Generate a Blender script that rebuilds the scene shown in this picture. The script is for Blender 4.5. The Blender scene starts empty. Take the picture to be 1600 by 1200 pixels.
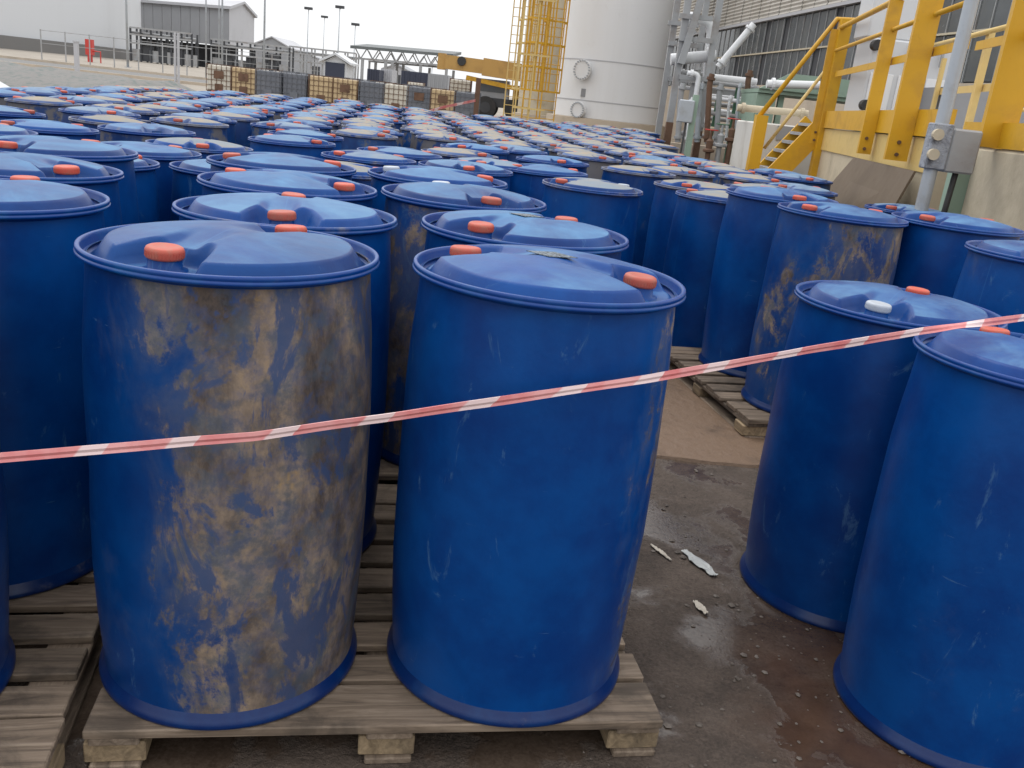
import bpy, bmesh, math, random
from mathutils import Vector, Matrix, noise as mnoise
R = math.radians
scene = bpy.context.scene
COL = scene.collection
rnd = random.Random(7)

# ---------------------------------------------------------------- camera
FPX, PITCH, ROLL, CAMZ = 1390.2, R(17.768), R(6.248), 1.3913
_fw = Vector((0, math.cos(PITCH), -math.sin(PITCH)))
_rt0 = Vector((1, 0, 0)); _up0 = _rt0.cross(_fw)
_rt = _rt0 * math.cos(ROLL) + _up0 * math.sin(ROLL)
_up = -_rt0 * math.sin(ROLL) + _up0 * math.cos(ROLL)
cam_d = bpy.data.cameras.new('camera'); cam = bpy.data.objects.new('camera', cam_d); COL.objects.link(cam)
cam_d.sensor_width = 36; cam_d.lens = FPX / 1600 * 36; cam_d.clip_start = .05; cam_d.clip_end = 3000
M = Matrix((_rt, _up, -_fw)).transposed().to_4x4(); M.translation = (0, 0, CAMZ); cam.matrix_world = M
scene.camera = cam
scene.cycles.max_bounces = 6; scene.cycles.diffuse_bounces = 3; scene.cycles.glossy_bounces = 2; scene.cycles.transmission_bounces = 2
scene.render.resolution_x = 1024; scene.render.resolution_y = 768

# ---------------------------------------------------------------- world: bright overcast
world = bpy.data.worlds.new('World'); scene.world = world; world.use_nodes = True
nt = world.node_tree; nt.nodes.clear()
SUN_EL, SUN_AZ = R(58), R(-35)
sky = nt.nodes.new('ShaderNodeTexSky'); sky.sky_type = 'NISHITA'; sky.sun_disc = False
sky.sun_elevation = SUN_EL; sky.sun_rotation = SUN_AZ; sky.dust_density = 4; sky.air_density = 1.2
sk = nt.nodes.new('ShaderNodeVectorMath'); sk.operation = 'SCALE'; sk.inputs['Scale'].default_value = .1
nt.links.new(sky.outputs[0], sk.inputs[0])
tc = nt.nodes.new('ShaderNodeTexCoord'); sp = nt.nodes.new('ShaderNodeSeparateXYZ'); nt.links.new(tc.outputs['Generated'], sp.inputs[0])
mr = nt.nodes.new('ShaderNodeMapRange'); nt.links.new(sp.outputs['Z'], mr.inputs[0])
mr.inputs[1].default_value = 0; mr.inputs[2].default_value = 1; mr.inputs[3].default_value = 1.1; mr.inputs[4].default_value = 2.1
cl = nt.nodes.new('ShaderNodeVectorMath'); cl.operation = 'SCALE'; cl.inputs[0].default_value = (.985, 1, 1.02)   # overcast cloud deck, brighter overhead
nt.links.new(mr.outputs[0], cl.inputs['Scale'])
mx = nt.nodes.new('ShaderNodeMix'); mx.data_type = 'RGBA'; mx.inputs[0].default_value = .9
nt.links.new(sk.outputs[0], mx.inputs[6]); nt.links.new(cl.outputs[0], mx.inputs[7])
bg = nt.nodes.new('ShaderNodeBackground'); bg.inputs[1].default_value = 1.0
wo = nt.nodes.new('ShaderNodeOutputWorld'); nt.links.new(mx.outputs[2], bg.inputs[0]); nt.links.new(bg.outputs[0], wo.inputs[0])

sun_d = bpy.data.lights.new('sun', 'SUN'); sun_d.energy = .8; sun_d.angle = R(25); sun_d.color = (1, .97, .92)
sun = bpy.data.objects.new('sun', sun_d); COL.objects.link(sun)
sun.rotation_euler = (R(90) - SUN_EL, 0, R(180) - SUN_AZ + R(0)); sun.location = (0, 0, 30)

vs = scene.view_settings; vs.view_transform = 'Standard'; vs.look = 'None'; vs.exposure = 0.0; vs.gamma = 1

# ---------------------------------------------------------------- helpers
def ray(px, py): return (_fw * FPX + _rt * (px - 800) - _up * (py - 600)) / FPX
def at(px, py, Y):                     # point of the sight line at depth Y
    d = ray(px, py); return Vector((0, 0, CAMZ)) + d * (Y / d.y)
def atz(px, py, z):
    d = ray(px, py); return Vector((0, 0, CAMZ)) + d * ((z - CAMZ) / d.z)
def gz(y):                              # the yard rises gently away from the drums
    return 0 if y < 15 else min(.93, .011 * (y - 15))

def link(name, me, mat=None, parent=None, loc=None, rot=None):
    o = bpy.data.objects.new(name, me); COL.objects.link(o)
    if mat is not None and me is not None and not me.materials: me.materials.append(mat)
    if parent is not None: o.parent = parent
    if loc is not None: o.location = loc
    if rot is not None: o.rotation_euler = rot
    return o
def tag(o, label, cat, group=None):
    o['label'] = label; o['category'] = cat
    if group: o['group'] = group
    return o
def thing(name, label, cat, loc=(0, 0, 0), rz=0, group=None):
    o = bpy.data.objects.new(name, None); COL.objects.link(o); o.empty_display_size = .1
    o.location = loc; o.rotation_euler = (0, 0, rz); return tag(o, label, cat, group)
def struct(o): o['kind'] = 'structure'; return o

class MB:
    def __init__(s): s.v = []; s.f = []
    def add(s, vs_, fs):
        n = len(s.v); s.v += [tuple(v) for v in vs_]; s.f += [tuple(i + n for i in f) for f in fs]; return s
    def box(s, lo, hi):
        x0, y0, z0 = lo; x1, y1, z1 = hi
        return s.add([(x0,y0,z0),(x1,y0,z0),(x1,y1,z0),(x0,y1,z0),(x0,y0,z1),(x1,y0,z1),(x1,y1,z1),(x0,y1,z1)],
                     [(0,3,2,1),(4,5,6,7),(0,1,5,4),(1,2,6,5),(2,3,7,6),(3,0,4,7)])
    def bar(s, a, b, w, h=None, up=(0, 0, 1)):          # square bar from a to b
        a = Vector(a); b = Vector(b); h = h or w; d = (b - a).normalized(); u = Vector(up)
        if abs(d.dot(u)) > .99: u = Vector((0, 1, 0))
        x = d.cross(u).normalized(); y = x.cross(d)
        q = [(x * i * w / 2 + y * j * h / 2) for i, j in ((-1,-1),(1,-1),(1,1),(-1,1))]
        return s.add([a + k for k in q] + [b + k for k in q], [(3,2,1,0),(4,5,6,7),(0,1,5,4),(1,2,6,5),(2,3,7,6),(3,0,4,7)])
    def tube(s, pts, r, n=10, cap=True):
        pts = [Vector(p) for p in pts]; vs_ = []; fs = []
        x = None
        for i, p in enumerate(pts):
            d = ((pts[min(i+1, len(pts)-1)] - p).normalized() + (p - pts[max(i-1, 0)]).normalized()).normalized()
            if x is None:
                u = Vector((0,0,1)) if abs(d.z) < .95 else Vector((0,1,0)); x = d.cross(u).normalized()
            x = (x - d * x.dot(d)).normalized(); y = d.cross(x)
            vs_ += [p + (x * math.cos(2*math.pi*k/n) + y * math.sin(2*math.pi*k/n)) * r for k in range(n)]
        for i in range(len(pts)-1):
            for k in range(n):
                fs.append((i*n+k, i*n+(k+1)%n, (i+1)*n+(k+1)%n, (i+1)*n+k))
        if cap: fs += [tuple(range(n))[::-1], tuple(range((len(pts)-1)*n, len(pts)*n))]
        return s.add(vs_, fs)
    def lathe(s, prof, n=48, capb=False, capt=False):
        vs_ = []; fs = []
        for r, z in prof: vs_ += [(r*math.cos(2*math.pi*k/n), r*math.sin(2*math.pi*k/n), z) for k in range(n)]
        for i in range(len(prof)-1):
            for k in range(n): fs.append((i*n+k, i*n+(k+1)%n, (i+1)*n+(k+1)%n, (i+1)*n+k))
        if capb: fs.append(tuple(range(n))[::-1])
        if capt: fs.append(tuple(range((len(prof)-1)*n, len(prof)*n)))
        return s.add(vs_, fs)
    def mesh(s, name, smooth=False, angle=None):
        me = bpy.data.meshes.new(name); me.from_pydata(s.v, [], s.f); me.validate()
        bm = bmesh.new(); bm.from_mesh(me); bmesh.ops.recalc_face_normals(bm, faces=bm.faces)
        if angle is not None:
            for e in bm.edges: e.smooth = (e.calc_face_angle(0) < angle) if len(e.link_faces) == 2 else True
        bm.to_mesh(me); bm.free()
        if smooth or angle is not None:
            for p in me.polygons: p.use_smooth = True
        return me
    def build(s, name, mat, parent=None, smooth=False, angle=None, loc=None, rot=None):
        return link(name, s.mesh(name, smooth, angle), mat, parent, loc, rot)
def bevel_mesh(me, w, seg=1):
    bm = bmesh.new(); bm.from_mesh(me); bmesh.ops.bevel(bm, geom=list(bm.edges), offset=w, segments=seg, affect='EDGES', profile=.5)
    bm.to_mesh(me); bm.free(); return me

# ---------------------------------------------------------------- materials
def newmat(name):
    m = bpy.data.materials.new(name); m.use_nodes = True; t = m.node_tree
    return m, t, t.nodes['Principled BSDF']
class NT:
    def __init__(s, t): s.t = t
    def n(s, kind, **kw):
        k = s.t.nodes.new(kind)
        for a, b in kw.items(): setattr(k, a, b)
        return k
    def l(s, a, b): s.t.links.new(a, b)
    def noise(s, vec, scale, detail=4, rough=.55, dist=0):
        k = s.n('ShaderNodeTexNoise'); k.inputs['Scale'].default_value = scale; k.inputs['Detail'].default_value = detail
        k.inputs['Roughness'].default_value = rough; k.inputs['Distortion'].default_value = dist
        if vec is not None: s.l(vec, k.inputs['Vector'])
        return k.outputs['Fac']
    def ramp(s, fac, stops):
        k = s.n('ShaderNodeValToRGB'); e = k.color_ramp.elements
        while len(e) < len(stops): e.new(.5)
        for i, (p, c) in enumerate(stops):
            e[i].position = p; e[i].color = c if len(c) == 4 else (*c, 1)
        s.l(fac, k.inputs[0]); return k.outputs[0]
    def rng(s, v, a, b, c=0, d=1):
        k = s.n('ShaderNodeMapRange'); k.interpolation_type = 'SMOOTHSTEP'
        for i, q in enumerate((a, b, c, d)):
            if isinstance(q, (int, float)): k.inputs[i+1].default_value = q
            else: s.l(q, k.inputs[i+1])
        s.l(v, k.inputs[0]); return k.outputs[0]
    def math(s, op, a, b=None):
        k = s.n('ShaderNodeMath', operation=op)
        for i, q in enumerate((a, b)):
            if q is None: continue
            if isinstance(q, (int, float)): k.inputs[i].default_value = q
            else: s.l(q, k.inputs[i])
        return k.outputs[0]
    def mix(s, fac, a, b):
        k = s.n('ShaderNodeMix', data_type='RGBA')
        if isinstance(fac, (int, float)): k.inputs[0].default_value = fac
        else: s.l(fac, k.inputs[0])
        for i, q in ((6, a), (7, b)):
            if isinstance(q, tuple): k.inputs[i].default_value = (*q, 1) if len(q) == 3 else q
            else: s.l(q, k.inputs[i])
        return k.outputs[2]
    def bump(s, h, strength, dist=.01):
        k = s.n('ShaderNodeBump'); k.inputs['Strength'].default_value = strength; k.inputs['Distance'].default_value = dist
        s.l(h, k.inputs['Height']); return k.outputs[0]
    def coord(s, offset=True):
        c = s.n('ShaderNodeTexCoord').outputs['Object']
        if not offset: return c
        oi = s.n('ShaderNodeObjectInfo'); k = s.n('ShaderNodeVectorMath', operation='SCALE'); k.inputs[0].default_value = (37, 91, 53)
        s.l(oi.outputs['Random'], k.inputs['Scale']); a = s.n('ShaderNodeVectorMath', operation='ADD')
        s.l(c, a.inputs[0]); s.l(k.outputs[0], a.inputs[1]); s.oi = oi; return a.outputs[0]

_mc = {}
def paint(name, col, rough=.5, dirt=(.2, .16, .12), amount=.35, scale=3, metal=0, streak=False, bump=.05):
    """painted / plain surface with faint blotches, grime and wear"""
    if name in _mc: return _mc[name]
    m, t, b = newmat(name); N = NT(t); v = N.coord()
    if streak:
        mp = N.n('ShaderNodeMapping'); mp.inputs['Scale'].default_value = (1, 1, .12); N.l(v, mp.inputs[0]); v2 = mp.outputs[0]
    else: v2 = v
    n1 = N.noise(v2, scale, 6, .6, .4); n2 = N.noise(v, scale * 7, 5, .6)
    f = N.math('MULTIPLY', N.rng(n1, .45, .75), amount); f = N.math('ADD', f, N.math('MULTIPLY', N.rng(n2, .6, .78), amount * .6))
    c = N.mix(f, tuple(col), tuple(dirt)); hs = N.math('MULTIPLY', N.math('SUBTRACT', n2, .5), .25)
    N.l(c, b.inputs['Base Color'])
    N.l(N.math('ADD', N.math('ADD', hs, rough), N.math('MULTIPLY', f, .25)), b.inputs['Roughness']); b.inputs['Metallic'].default_value = metal
    N.l(N.bump(n2, bump, .02), b.inputs['Normal'])
    _mc[name] = m; return m

def drum_mat():
    """blue HDPE; object colour: R mud on the side, G dust and painted sky sheen on what faces up, B side of the mud (0 all round, 1 on +X)"""
    m, t, b = newmat('blue_plastic'); N = NT(t); v = N.coord(); oc = N.n('ShaderNodeTexCoord').outputs['Object']
    sep = N.n('ShaderNodeSeparateColor'); N.l(N.oi.outputs['Color'], sep.inputs[0]); mud_a, dust_sheen_a, side = sep.outputs
    xyz = N.n('ShaderNodeSeparateXYZ'); N.l(oc, xyz.inputs[0])
    nz = N.n('ShaderNodeSeparateXYZ'); N.l(N.n('ShaderNodeNewGeometry').outputs['Normal'], nz.inputs[0])
    base = N.mix(N.rng(N.noise(v, 3.5, 6, .65), .30, .70), (.0002, .027, .150), (.0005, .056, .235))
    hv = N.n('ShaderNodeHueSaturation'); N.l(base, hv.inputs['Color']); N.l(N.math('ADD', .82, N.math('MULTIPLY', N.oi.outputs['Random'], .36)), hv.inputs['Value']); base = hv.outputs[0]
    # scuffs: thin pale marks, some running round the wall
    mp = N.n('ShaderNodeMapping'); mp.inputs['Scale'].default_value = (1, 1, .4); N.l(v, mp.inputs[0])
    sc = N.noise(mp.outputs[0], 9, 6, .78, 1.2)
    base = N.mix(N.math('MULTIPLY', N.rng(sc, .61, .70), .42), base, (.085, .19, .33))
    mp2 = N.n('ShaderNodeMapping'); mp2.inputs['Scale'].default_value = (1, 1, 9); N.l(v, mp2.inputs[0])
    base = N.mix(N.math('MULTIPLY', N.rng(N.noise(mp2.outputs[0], 6, 6, .7, .3), .67, .72), .40), base, (.10, .20, .33))
    seam = N.rng(N.math('ABSOLUTE', xyz.outputs[1]), .0006, .0022, 1, 0); base = N.mix(N.math('MULTIPLY', seam, .35), base, (.03, .13, .33))
    # mud: a thin film, then denser smears with torn edges, dragged down the wall
    mpv = N.n('ShaderNodeMapping'); mpv.inputs['Scale'].default_value = (1, 1, .55); N.l(v, mpv.inputs[0])
    big = N.noise(v, 2.8, 2, .5, .2); mid = N.noise(mpv.outputs[0], 6.5, 7, .66, .35); fin = N.noise(v, 30, 4, .72)
    dirb = N.math('MULTIPLY', side, N.math('MULTIPLY', xyz.outputs[0], 1.30))
    mm = N.math('ADD', N.math('MULTIPLY', big, .40), N.math('MULTIPLY', mid, .60))
    mm = N.math('ADD', mm, N.math('ADD', dirb, N.math('SUBTRACT', N.math('MULTIPLY', mud_a, .36), .34)))
    m2 = N.math('ADD', mm, N.math('MULTIPLY', N.math('SUBTRACT', fin, .5), .22))
    film = N.math('MULTIPLY', N.rng(mm, .42, .62), .42)
    hole = N.rng(N.noise(mpv.outputs[0], 8, 6, .68, .5), .42, .49, .10, 1)
    dense = N.math('MULTIPLY', N.math('MULTIPLY', N.rng(m2, .50, .56), hole), N.rng(N.noise(v, 24, 4, .7), .34, .58, .55, .95))
    mud = N.math('MAXIMUM', film, dense)
    mc = N.ramp(N.noise(mpv.outputs[0], 6, 6, .72, .2), [(.34, (.038, .031, .028)), (.43, (.10, .074, .056)), (.51, (.185, .140, .105)), (.59, (.275, .205, .145)), (.70, (.37, .26, .14))])
    mc = N.mix(N.rng(N.noise(v, 15, 6, .65), .46, .64, 0, .6), mc, (.085, .12, .165))
    mc = N.mix(N.rng(fin, .44, .62, 0, .28), mc, (.045, .040, .036))
    och = N.math('MULTIPLY', N.rng(N.noise(v, 13, 5, .6, .2), .64, .76), N.math('MULTIPLY', dense, N.rng(mud_a, .5, .9)))
    col = N.mix(film, base, (.10, .115, .14)); col = N.mix(dense, col, mc); col = N.mix(N.math('MULTIPLY', och, .6), col, (.42, .25, .06))
    # dust on top faces, with a pale sky sheen painted into the colour
    dust_sheen = N.math('MULTIPLY', N.rng(nz.outputs[2], .86, .99), N.rng(N.math('ADD', N.noise(v, 5, 7, .62, .5), N.math('MULTIPLY', dust_sheen_a, .75)), .41, 1.06))
    dc = N.mix(N.rng(N.noise(v, 9, 4, .6), .4, .65), (.23, .235, .23), (.30, .25, .19))
    dl = N.mix(N.rng(dust_sheen_a, .3, .9), (.115, .25, .42), dc)
    col = N.mix(dust_sheen, col, dl); N.l(col, b.inputs['Base Color'])
    ro = N.math('ADD', N.math('ADD', .27, N.math('MULTIPLY', N.noise(v, 18, 5, .6), .18)), N.math('MULTIPLY', N.math('MAXIMUM', mud, dust_sheen), .38))
    N.l(ro, b.inputs['Roughness']); b.inputs['Specular IOR Level'].default_value = .22
    N.l(N.bump(N.noise(v, 14, 5, .68), .16, .006), b.inputs['Normal'])
    return m
M_DRUM = drum_mat()
def drum_far_mat():
    m, t, b = newmat('blue_plastic_far_rows'); N = NT(t); v = N.coord()
    sep = N.n('ShaderNodeSeparateColor'); N.l(N.oi.outputs['Color'], sep.inputs[0]); mud_a, dust_sheen_a = sep.outputs[0], sep.outputs[1]
    nz = N.n('ShaderNodeSeparateXYZ'); N.l(N.n('ShaderNodeNewGeometry').outputs['Normal'], nz.inputs[0])
    n1 = N.noise(v, 6, 4, .65); n2 = N.noise(v, 14, 3, .6)
    c = N.mix(N.rng(n1, .35, .7), (.0004, .027, .135), (.001, .066, .235))
    c = N.mix(N.math('MULTIPLY', N.rng(N.math('ADD', n1, N.math('MULTIPLY', mud_a, .3)), .62, .72), .8), c, (.15, .13, .105))
    dust_sheen = N.math('MULTIPLY', N.rng(nz.outputs[2], .86, .99), N.rng(N.math('ADD', N.math('ADD', N.math('MULTIPLY', n1, .5), N.math('MULTIPLY', n2, .5)), N.math('MULTIPLY', dust_sheen_a, .75)), .41, 1.06))
    dl = N.mix(N.rng(dust_sheen_a, .3, .9), (.115, .25, .42), N.mix(N.rng(n2, .4, .65), (.23, .235, .23), (.30, .25, .19)))  # pale blue stands in for sky sheen on the lid, beige is dust
    N.l(N.mix(dust_sheen, c, dl), b.inputs['Base Color']); N.l(N.math('ADD', .45, N.math('MULTIPLY', dust_sheen, .35)), b.inputs['Roughness']); return m
M_DRUMF = drum_far_mat()
def simple_blue(nm, ca, cb):
    m, t, b = newmat(nm); N = NT(t); v = N.coord()
    c = N.mix(N.rng(N.noise(v, 14, 6, .65), .42, .75), ca, cb)
    sep = N.n('ShaderNodeSeparateColor'); N.l(N.oi.outputs['Color'], sep.inputs[0])
    c = N.mix(N.math('MULTIPLY', N.rng(N.math('ADD', N.noise(v, 9, 7, .7), N.math('MULTIPLY', sep.outputs[1], .35)), .68, .95), .7), c, (.24, .225, .19))
    N.l(c, b.inputs['Base Color']); b.inputs['Roughness'].default_value = .34; b.inputs['Specular IOR Level'].default_value = .35
    N.l(N.bump(N.noise(v, 40, 4), .12, .004), b.inputs['Normal']); return m
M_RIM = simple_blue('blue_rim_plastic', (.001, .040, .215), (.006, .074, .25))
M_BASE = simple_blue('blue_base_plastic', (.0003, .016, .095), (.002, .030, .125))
def cap_mat():
    m, t, b = newmat('orange_cap_plastic'); N = NT(t); v = N.coord()
    c = N.mix(N.rng(N.noise(v, 60, 4, .6), .40, .70, .05, .55), (.55, .068, .036), (.36, .17, .11))
    c = N.mix(N.rng(N.oi.outputs['Random'], .2, 1, 0, .55), c, (.30, .085, .06))
    N.l(c, b.inputs['Base Color']); b.inputs['Roughness'].default_value = .5; return m
M_ORANGE = cap_mat()
M_WHITECAP = paint('white_cap_plastic', (.42, .46, .52), .35, (.3, .3, .3), .4, 9)
M_DARKCAP = paint('dark_cap_plastic', (.02, .03, .09), .4, (.1, .1, .1), .4, 9)

def wood_mat(name, c1, c2, c3):
    m, t, b = newmat(name); N = NT(t); v = N.coord()
    mp = N.n('ShaderNodeMapping'); mp.inputs['Scale'].default_value = (1.2, 14, 14); N.l(v, mp.inputs[0])
    g = N.noise(mp.outputs[0], 3, 8, .65, .8); st = N.noise(v, 5, 6, .65, .5)
    c = N.ramp(g, [(.28, c1), (.5, c2), (.72, c3)])
    c = N.mix(N.math('MULTIPLY', N.rng(st, .48, .68), .7), c, (.05, .038, .028))
    k = N.n('ShaderNodeHueSaturation'); N.l(c, k.inputs['Color']); N.l(N.math('ADD', .7, N.math('MULTIPLY', N.oi.outputs['Random'], .6)), k.inputs['Value'])
    N.l(k.outputs[0], b.inputs['Base Color']); b.inputs['Roughness'].default_value = .8
    N.l(N.bump(g, .6, .004), b.inputs['Normal']); return m
M_WOOD = wood_mat('weathered_pallet_wood', (.06, .043, .031), (.18, .132, .093), (.29, .225, .167))
M_WOODB = wood_mat('block_wood', (.10, .07, .04), (.22, .16, .095), (.34, .25, .15))

def ground_mat():
    m, t, b = newmat('wet_dirty_concrete'); N = NT(t); v = N.coord(False)
    big = N.noise(v, 1.5, 5, .55, .3); mid = N.noise(v, 5, 8, .65, .3); fin = N.noise(v, 55, 6, .7); gr = N.noise(v, 130, 3, .6)
    c = N.ramp(N.math('ADD', N.math('MULTIPLY', mid, .45), N.math('ADD', N.math('MULTIPLY', fin, .3), N.math('MULTIPLY', gr, .25))), [(.34, (.020, .013, .009)), (.48, (.078, .056, .042)), (.60, (.135, .10, .077)), (.75, (.20, .16, .13))])
    xyz = N.n('ShaderNodeSeparateXYZ'); N.l(v, xyz.inputs[0])
    red = N.rng(N.math('ADD', N.noise(v, 1.7, 5, .6), N.math('SUBTRACT', N.math('MULTIPLY', xyz.outputs[0], .35), N.math('MULTIPLY', xyz.outputs[1], .13))), .46, .70)
    c = N.mix(N.math('MULTIPLY', red, .75), c, N.ramp(mid, [(.3, (.035, .016, .009)), (.7, (.12, .058, .030))]))
    # far yard: pale dusty concrete
    far = N.rng(xyz.outputs[1], 22, 34)
    fc = N.ramp(N.noise(v, .35, 6, .6), [(.3, (.26, .225, .185)), (.7, (.34, .30, .25))]); c = N.mix(far, c, fc)
    dk = N.math('MULTIPLY', N.rng(N.math('ADD', N.math('MULTIPLY', big, .7), N.math('MULTIPLY', mid, .3)), .45, .53), N.math('SUBTRACT', 1, far)); c = N.mix(N.math('MULTIPLY', dk, .40), c, (.030, .019, .012))
    N.l(c, b.inputs['Base Color'])
    wet = N.math('MULTIPLY', N.rng(N.math('ADD', N.math('MULTIPLY', big, .7), N.math('MULTIPLY', mid, .3)), .47, .53), N.math('SUBTRACT', 1, far))
    ro = N.math('SUBTRACT', .80, N.math('MULTIPLY', wet, .72)); N.l(ro, b.inputs['Roughness'])
    h = N.math('ADD', N.math('MULTIPLY', fin, .7), N.math('ADD', N.math('MULTIPLY', gr, .3), N.math('MULTIPLY', mid, 1.2)))
    bm_ = N.n('ShaderNodeBump'); bm_.inputs['Distance'].default_value = .02; N.l(h, bm_.inputs['Height']); N.l(N.math('SUBTRACT', .9, N.math('MULTIPLY', wet, .82)), bm_.inputs['Strength'])
    N.l(bm_.outputs[0], b.inputs['Normal']); return m
M_GROUND = ground_mat()
M_SLAB = paint('tan_concrete_slab', (.165, .104, .064), .62, (.062, .040, .026), .95, 3.0, bump=.7)
M_WHITE = paint('white_tank_paint', (.74, .745, .755), .45, (.52, .50, .47), .3, .5, streak=True)
M_WHITE2 = paint('bright_tank_paint', (.58, .59, .605), .5, (.45, .45, .45), .3, .12, streak=True)
M_GREYCLAD = paint('grey_cladding', (.29, .295, .31), .6, (.25, .25, .26), .4, .2)
M_LGREY = paint('pale_grey_cladding', (.44, .44, .46), .6, (.36, .36, .37), .4, .2)
M_DARK = paint('dark_interior_steel', (.05, .052, .058), .7, (.1, .1, .1), .4, 1)
M_GALV = paint('galvanised_steel', (.42, .45, .48), .45, (.25, .23, .2), .5, 4, metal=.3)
M_STEEL = paint('grey_painted_steel', (.33, .335, .34), .5, (.18, .12, .08), .5, 2)
M_RUST = paint('rusty_steel', (.14, .075, .045), .75, (.06, .035, .025), .7, 4)
M_YELLOW = paint('yellow_paint', (.64, .35, .014), .45, (.38, .20, .04), .55, 3)
M_YELLOW2 = paint('pale_yellow_paint', (.66, .48, .18), .5, (.45, .33, .16), .5, 3)
M_ORYEL = paint('crane_yellow', (.50, .29, .08), .5, (.25, .14, .05), .5, 2)
M_CREAM = paint('cream_concrete', (.52, .45, .33), .8, (.30, .25, .18), .7, 1.6, bump=.3)
M_BEIGE = paint('beige_concrete', (.50, .42, .33), .8, (.33, .28, .22), .7, .8, bump=.3)
M_CLAD = paint('beige_corrugated_sheet', (.46, .43, .385), .6, (.3, .27, .22), .5, 1)
M_PANE = paint('dark_window_glass', (.055, .062, .068), .12, (.12, .12, .11), .6, .8, bump=.02)
M_GREEN = paint('pale_green_paint', (.27, .37, .29), .6, (.2, .22, .17), .5, 2)
M_DGREEN = paint('dark_green_paint', (.05, .14, .08), .5, (.08, .1, .06), .5, 2)
M_BROWN = paint('brown_sheet', (.125, .088, .055), .65, (.09, .065, .045), .4, 1.5)
M_BLACK = paint('black_rubber', (.02, .02, .02), .6, (.06, .05, .05), .4, 4)
M_IBCW = paint('white_ibc_plastic', (.62, .58, .50), .5, (.40, .32, .2), .6, 2)
M_IBCY = paint('yellowed_ibc_plastic', (.56, .42, .24), .5, (.34, .22, .12), .6, 2.5)
M_IBCG = paint('grey_ibc_sheet', (.13, .14, .165), .5, (.2, .2, .22), .5, 2)
M_RED = paint('red_paint', (.5, .04, .03), .5, (.3, .06, .04), .4, 3)
M_NAVY = paint('navy_panel', (.028, .034, .06), .5, (.05, .05, .07), .4, 1)
M_GRAVEL = paint('grey_gravel', (.20, .19, .18), .9, (.11, .15, .14), .9, 5, bump=.8)
M_ROAD = paint('grey_road', (.17, .165, .16), .85, (.2, .19, .18), .6, .6, bump=.3)

# ---------------------------------------------------------------- ground
mb = MB(); xs = [-600, -120, -40, -14, -6, 0, 6, 14, 40, 120, 600]; ys = [-40, -6, 0, 6, 15, 20, 30, 40, 60, 99.5, 140, 400, 1500]
mb.add([(x, y, gz(y)) for y in ys for x in xs], [(j*len(xs)+i, j*len(xs)+i+1, (j+1)*len(xs)+i+1, (j+1)*len(xs)+i) for j in range(len(ys)-1) for i in range(len(xs)-1)])
struct(mb.build('ground', M_GROUND))
# tan concrete slab with a broken edge, a thumb's height above the wet yard
SL = .012
edge = [(-8 + i * .08, 3.50 + .05 * (-8 + i * .08) + .03 * mnoise.noise((i * .3, 0, 0)) + .03 * mnoise.noise((i * 1.1, 5, 0))) for i in range(150)]
mb = MB(); n = len(edge)
mb.add([(x, y, SL) for x, y in edge] + [(x, 14.6, SL) for x, y in edge] + [(x, y - .012, -.01) for x, y in edge],
       [(i, i+1, n+i+1, n+i) for i in range(n-1)] + [(2*n+i, 2*n+i+1, i+1, i) for i in range(n-1)])
struct(mb.build('concrete_slab', M_SLAB))

# ---------------------------------------------------------------- drums
def lid_h(x, y):
    r = math.hypot(x, y)
    S = lambda t: 0 if t <= 0 else 1 if t >= 1 else t*t*(3-2*t)
    top = .9445 + .024 * (1 - (r/.24)**2)
    t_ = max(0, min(1, (.263 - r) / .030)); h = .35*S(t_) + .65*(t_ if t_ < .88 else .88 + .12*S((t_-.88)/.12))
    m = 0
    for s in (1, -1):                                   # the two bung wells lie on +-X
        u = x * s; v = y * s
        w = .050 + max(0, u - .12) * .42
        well = S((u - .118) / .035) * S((w + .014 - abs(v)) / .026)
        ramp = .34 * S((u - .005) / .12) * S((.058 - abs(v + .012)) / .035)
        m = max(m, well, ramp * (1 if u < .16 else 0))
    floor = .9125
    z = .9065 + (top - .9065) * h
    return z + (floor - z) * m if z > floor else z
def lid_mesh(nr, nth):
    mb = MB(); vs_ = [(0, 0, lid_h(0, 0))]; fs = []
    rs = [.266 * (i / nr) for i in range(1, nr + 1)]
    for r in rs: vs_ += [(r*math.cos(2*math.pi*k/nth), r*math.sin(2*math.pi*k/nth), lid_h(r*math.cos(2*math.pi*k/nth), r*math.sin(2*math.pi*k/nth))) for k in range(nth)]
    fs += [(0, 1+k, 1+(k+1) % nth) for k in range(nth)]
    for i in range(nr-1):
        for k in range(nth): fs.append((1+i*nth+k, 1+(i+1)*nth+k, 1+(i+1)*nth+(k+1) % nth, 1+i*nth+(k+1) % nth))
    mb.add(vs_, fs)
    return mb.mesh('lid', True)
def shell_mesh(n, seed):
    prof = [(.05,.010),(.262,.008),(.2725,.022),(.2722,.032),(.2732,.048),(.2762,.090),(.280,.16),(.2845,.27),(.287,.38),(.2875,.48),(.287,.58),(.285,.68),(.2815,.77),(.277,.83),(.2748,.868),(.2730,.893),(.2722,.910),(.2718,.917),(.268,.9175)]
    mb = MB(); mb.lathe(prof, n)
    out = []
    for x, y, z in mb.v:                                  # slightly out of round, dented
        a = math.atan2(y, x); k = math.sin(math.pi * min(1, max(0, (z-.06)/.8)))
        q = 1 + k * (  .022 * mnoise.noise((math.cos(a)*1.6 + seed*9, math.sin(a)*1.6, z*3)) +   .007 * mnoise.noise((math.cos(a)*4 + seed*5, math.sin(a)*5, z*9)))
        out.append((x*q, y*q, z))
    mb.v = out; return mb.mesh('shell', True)
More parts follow.
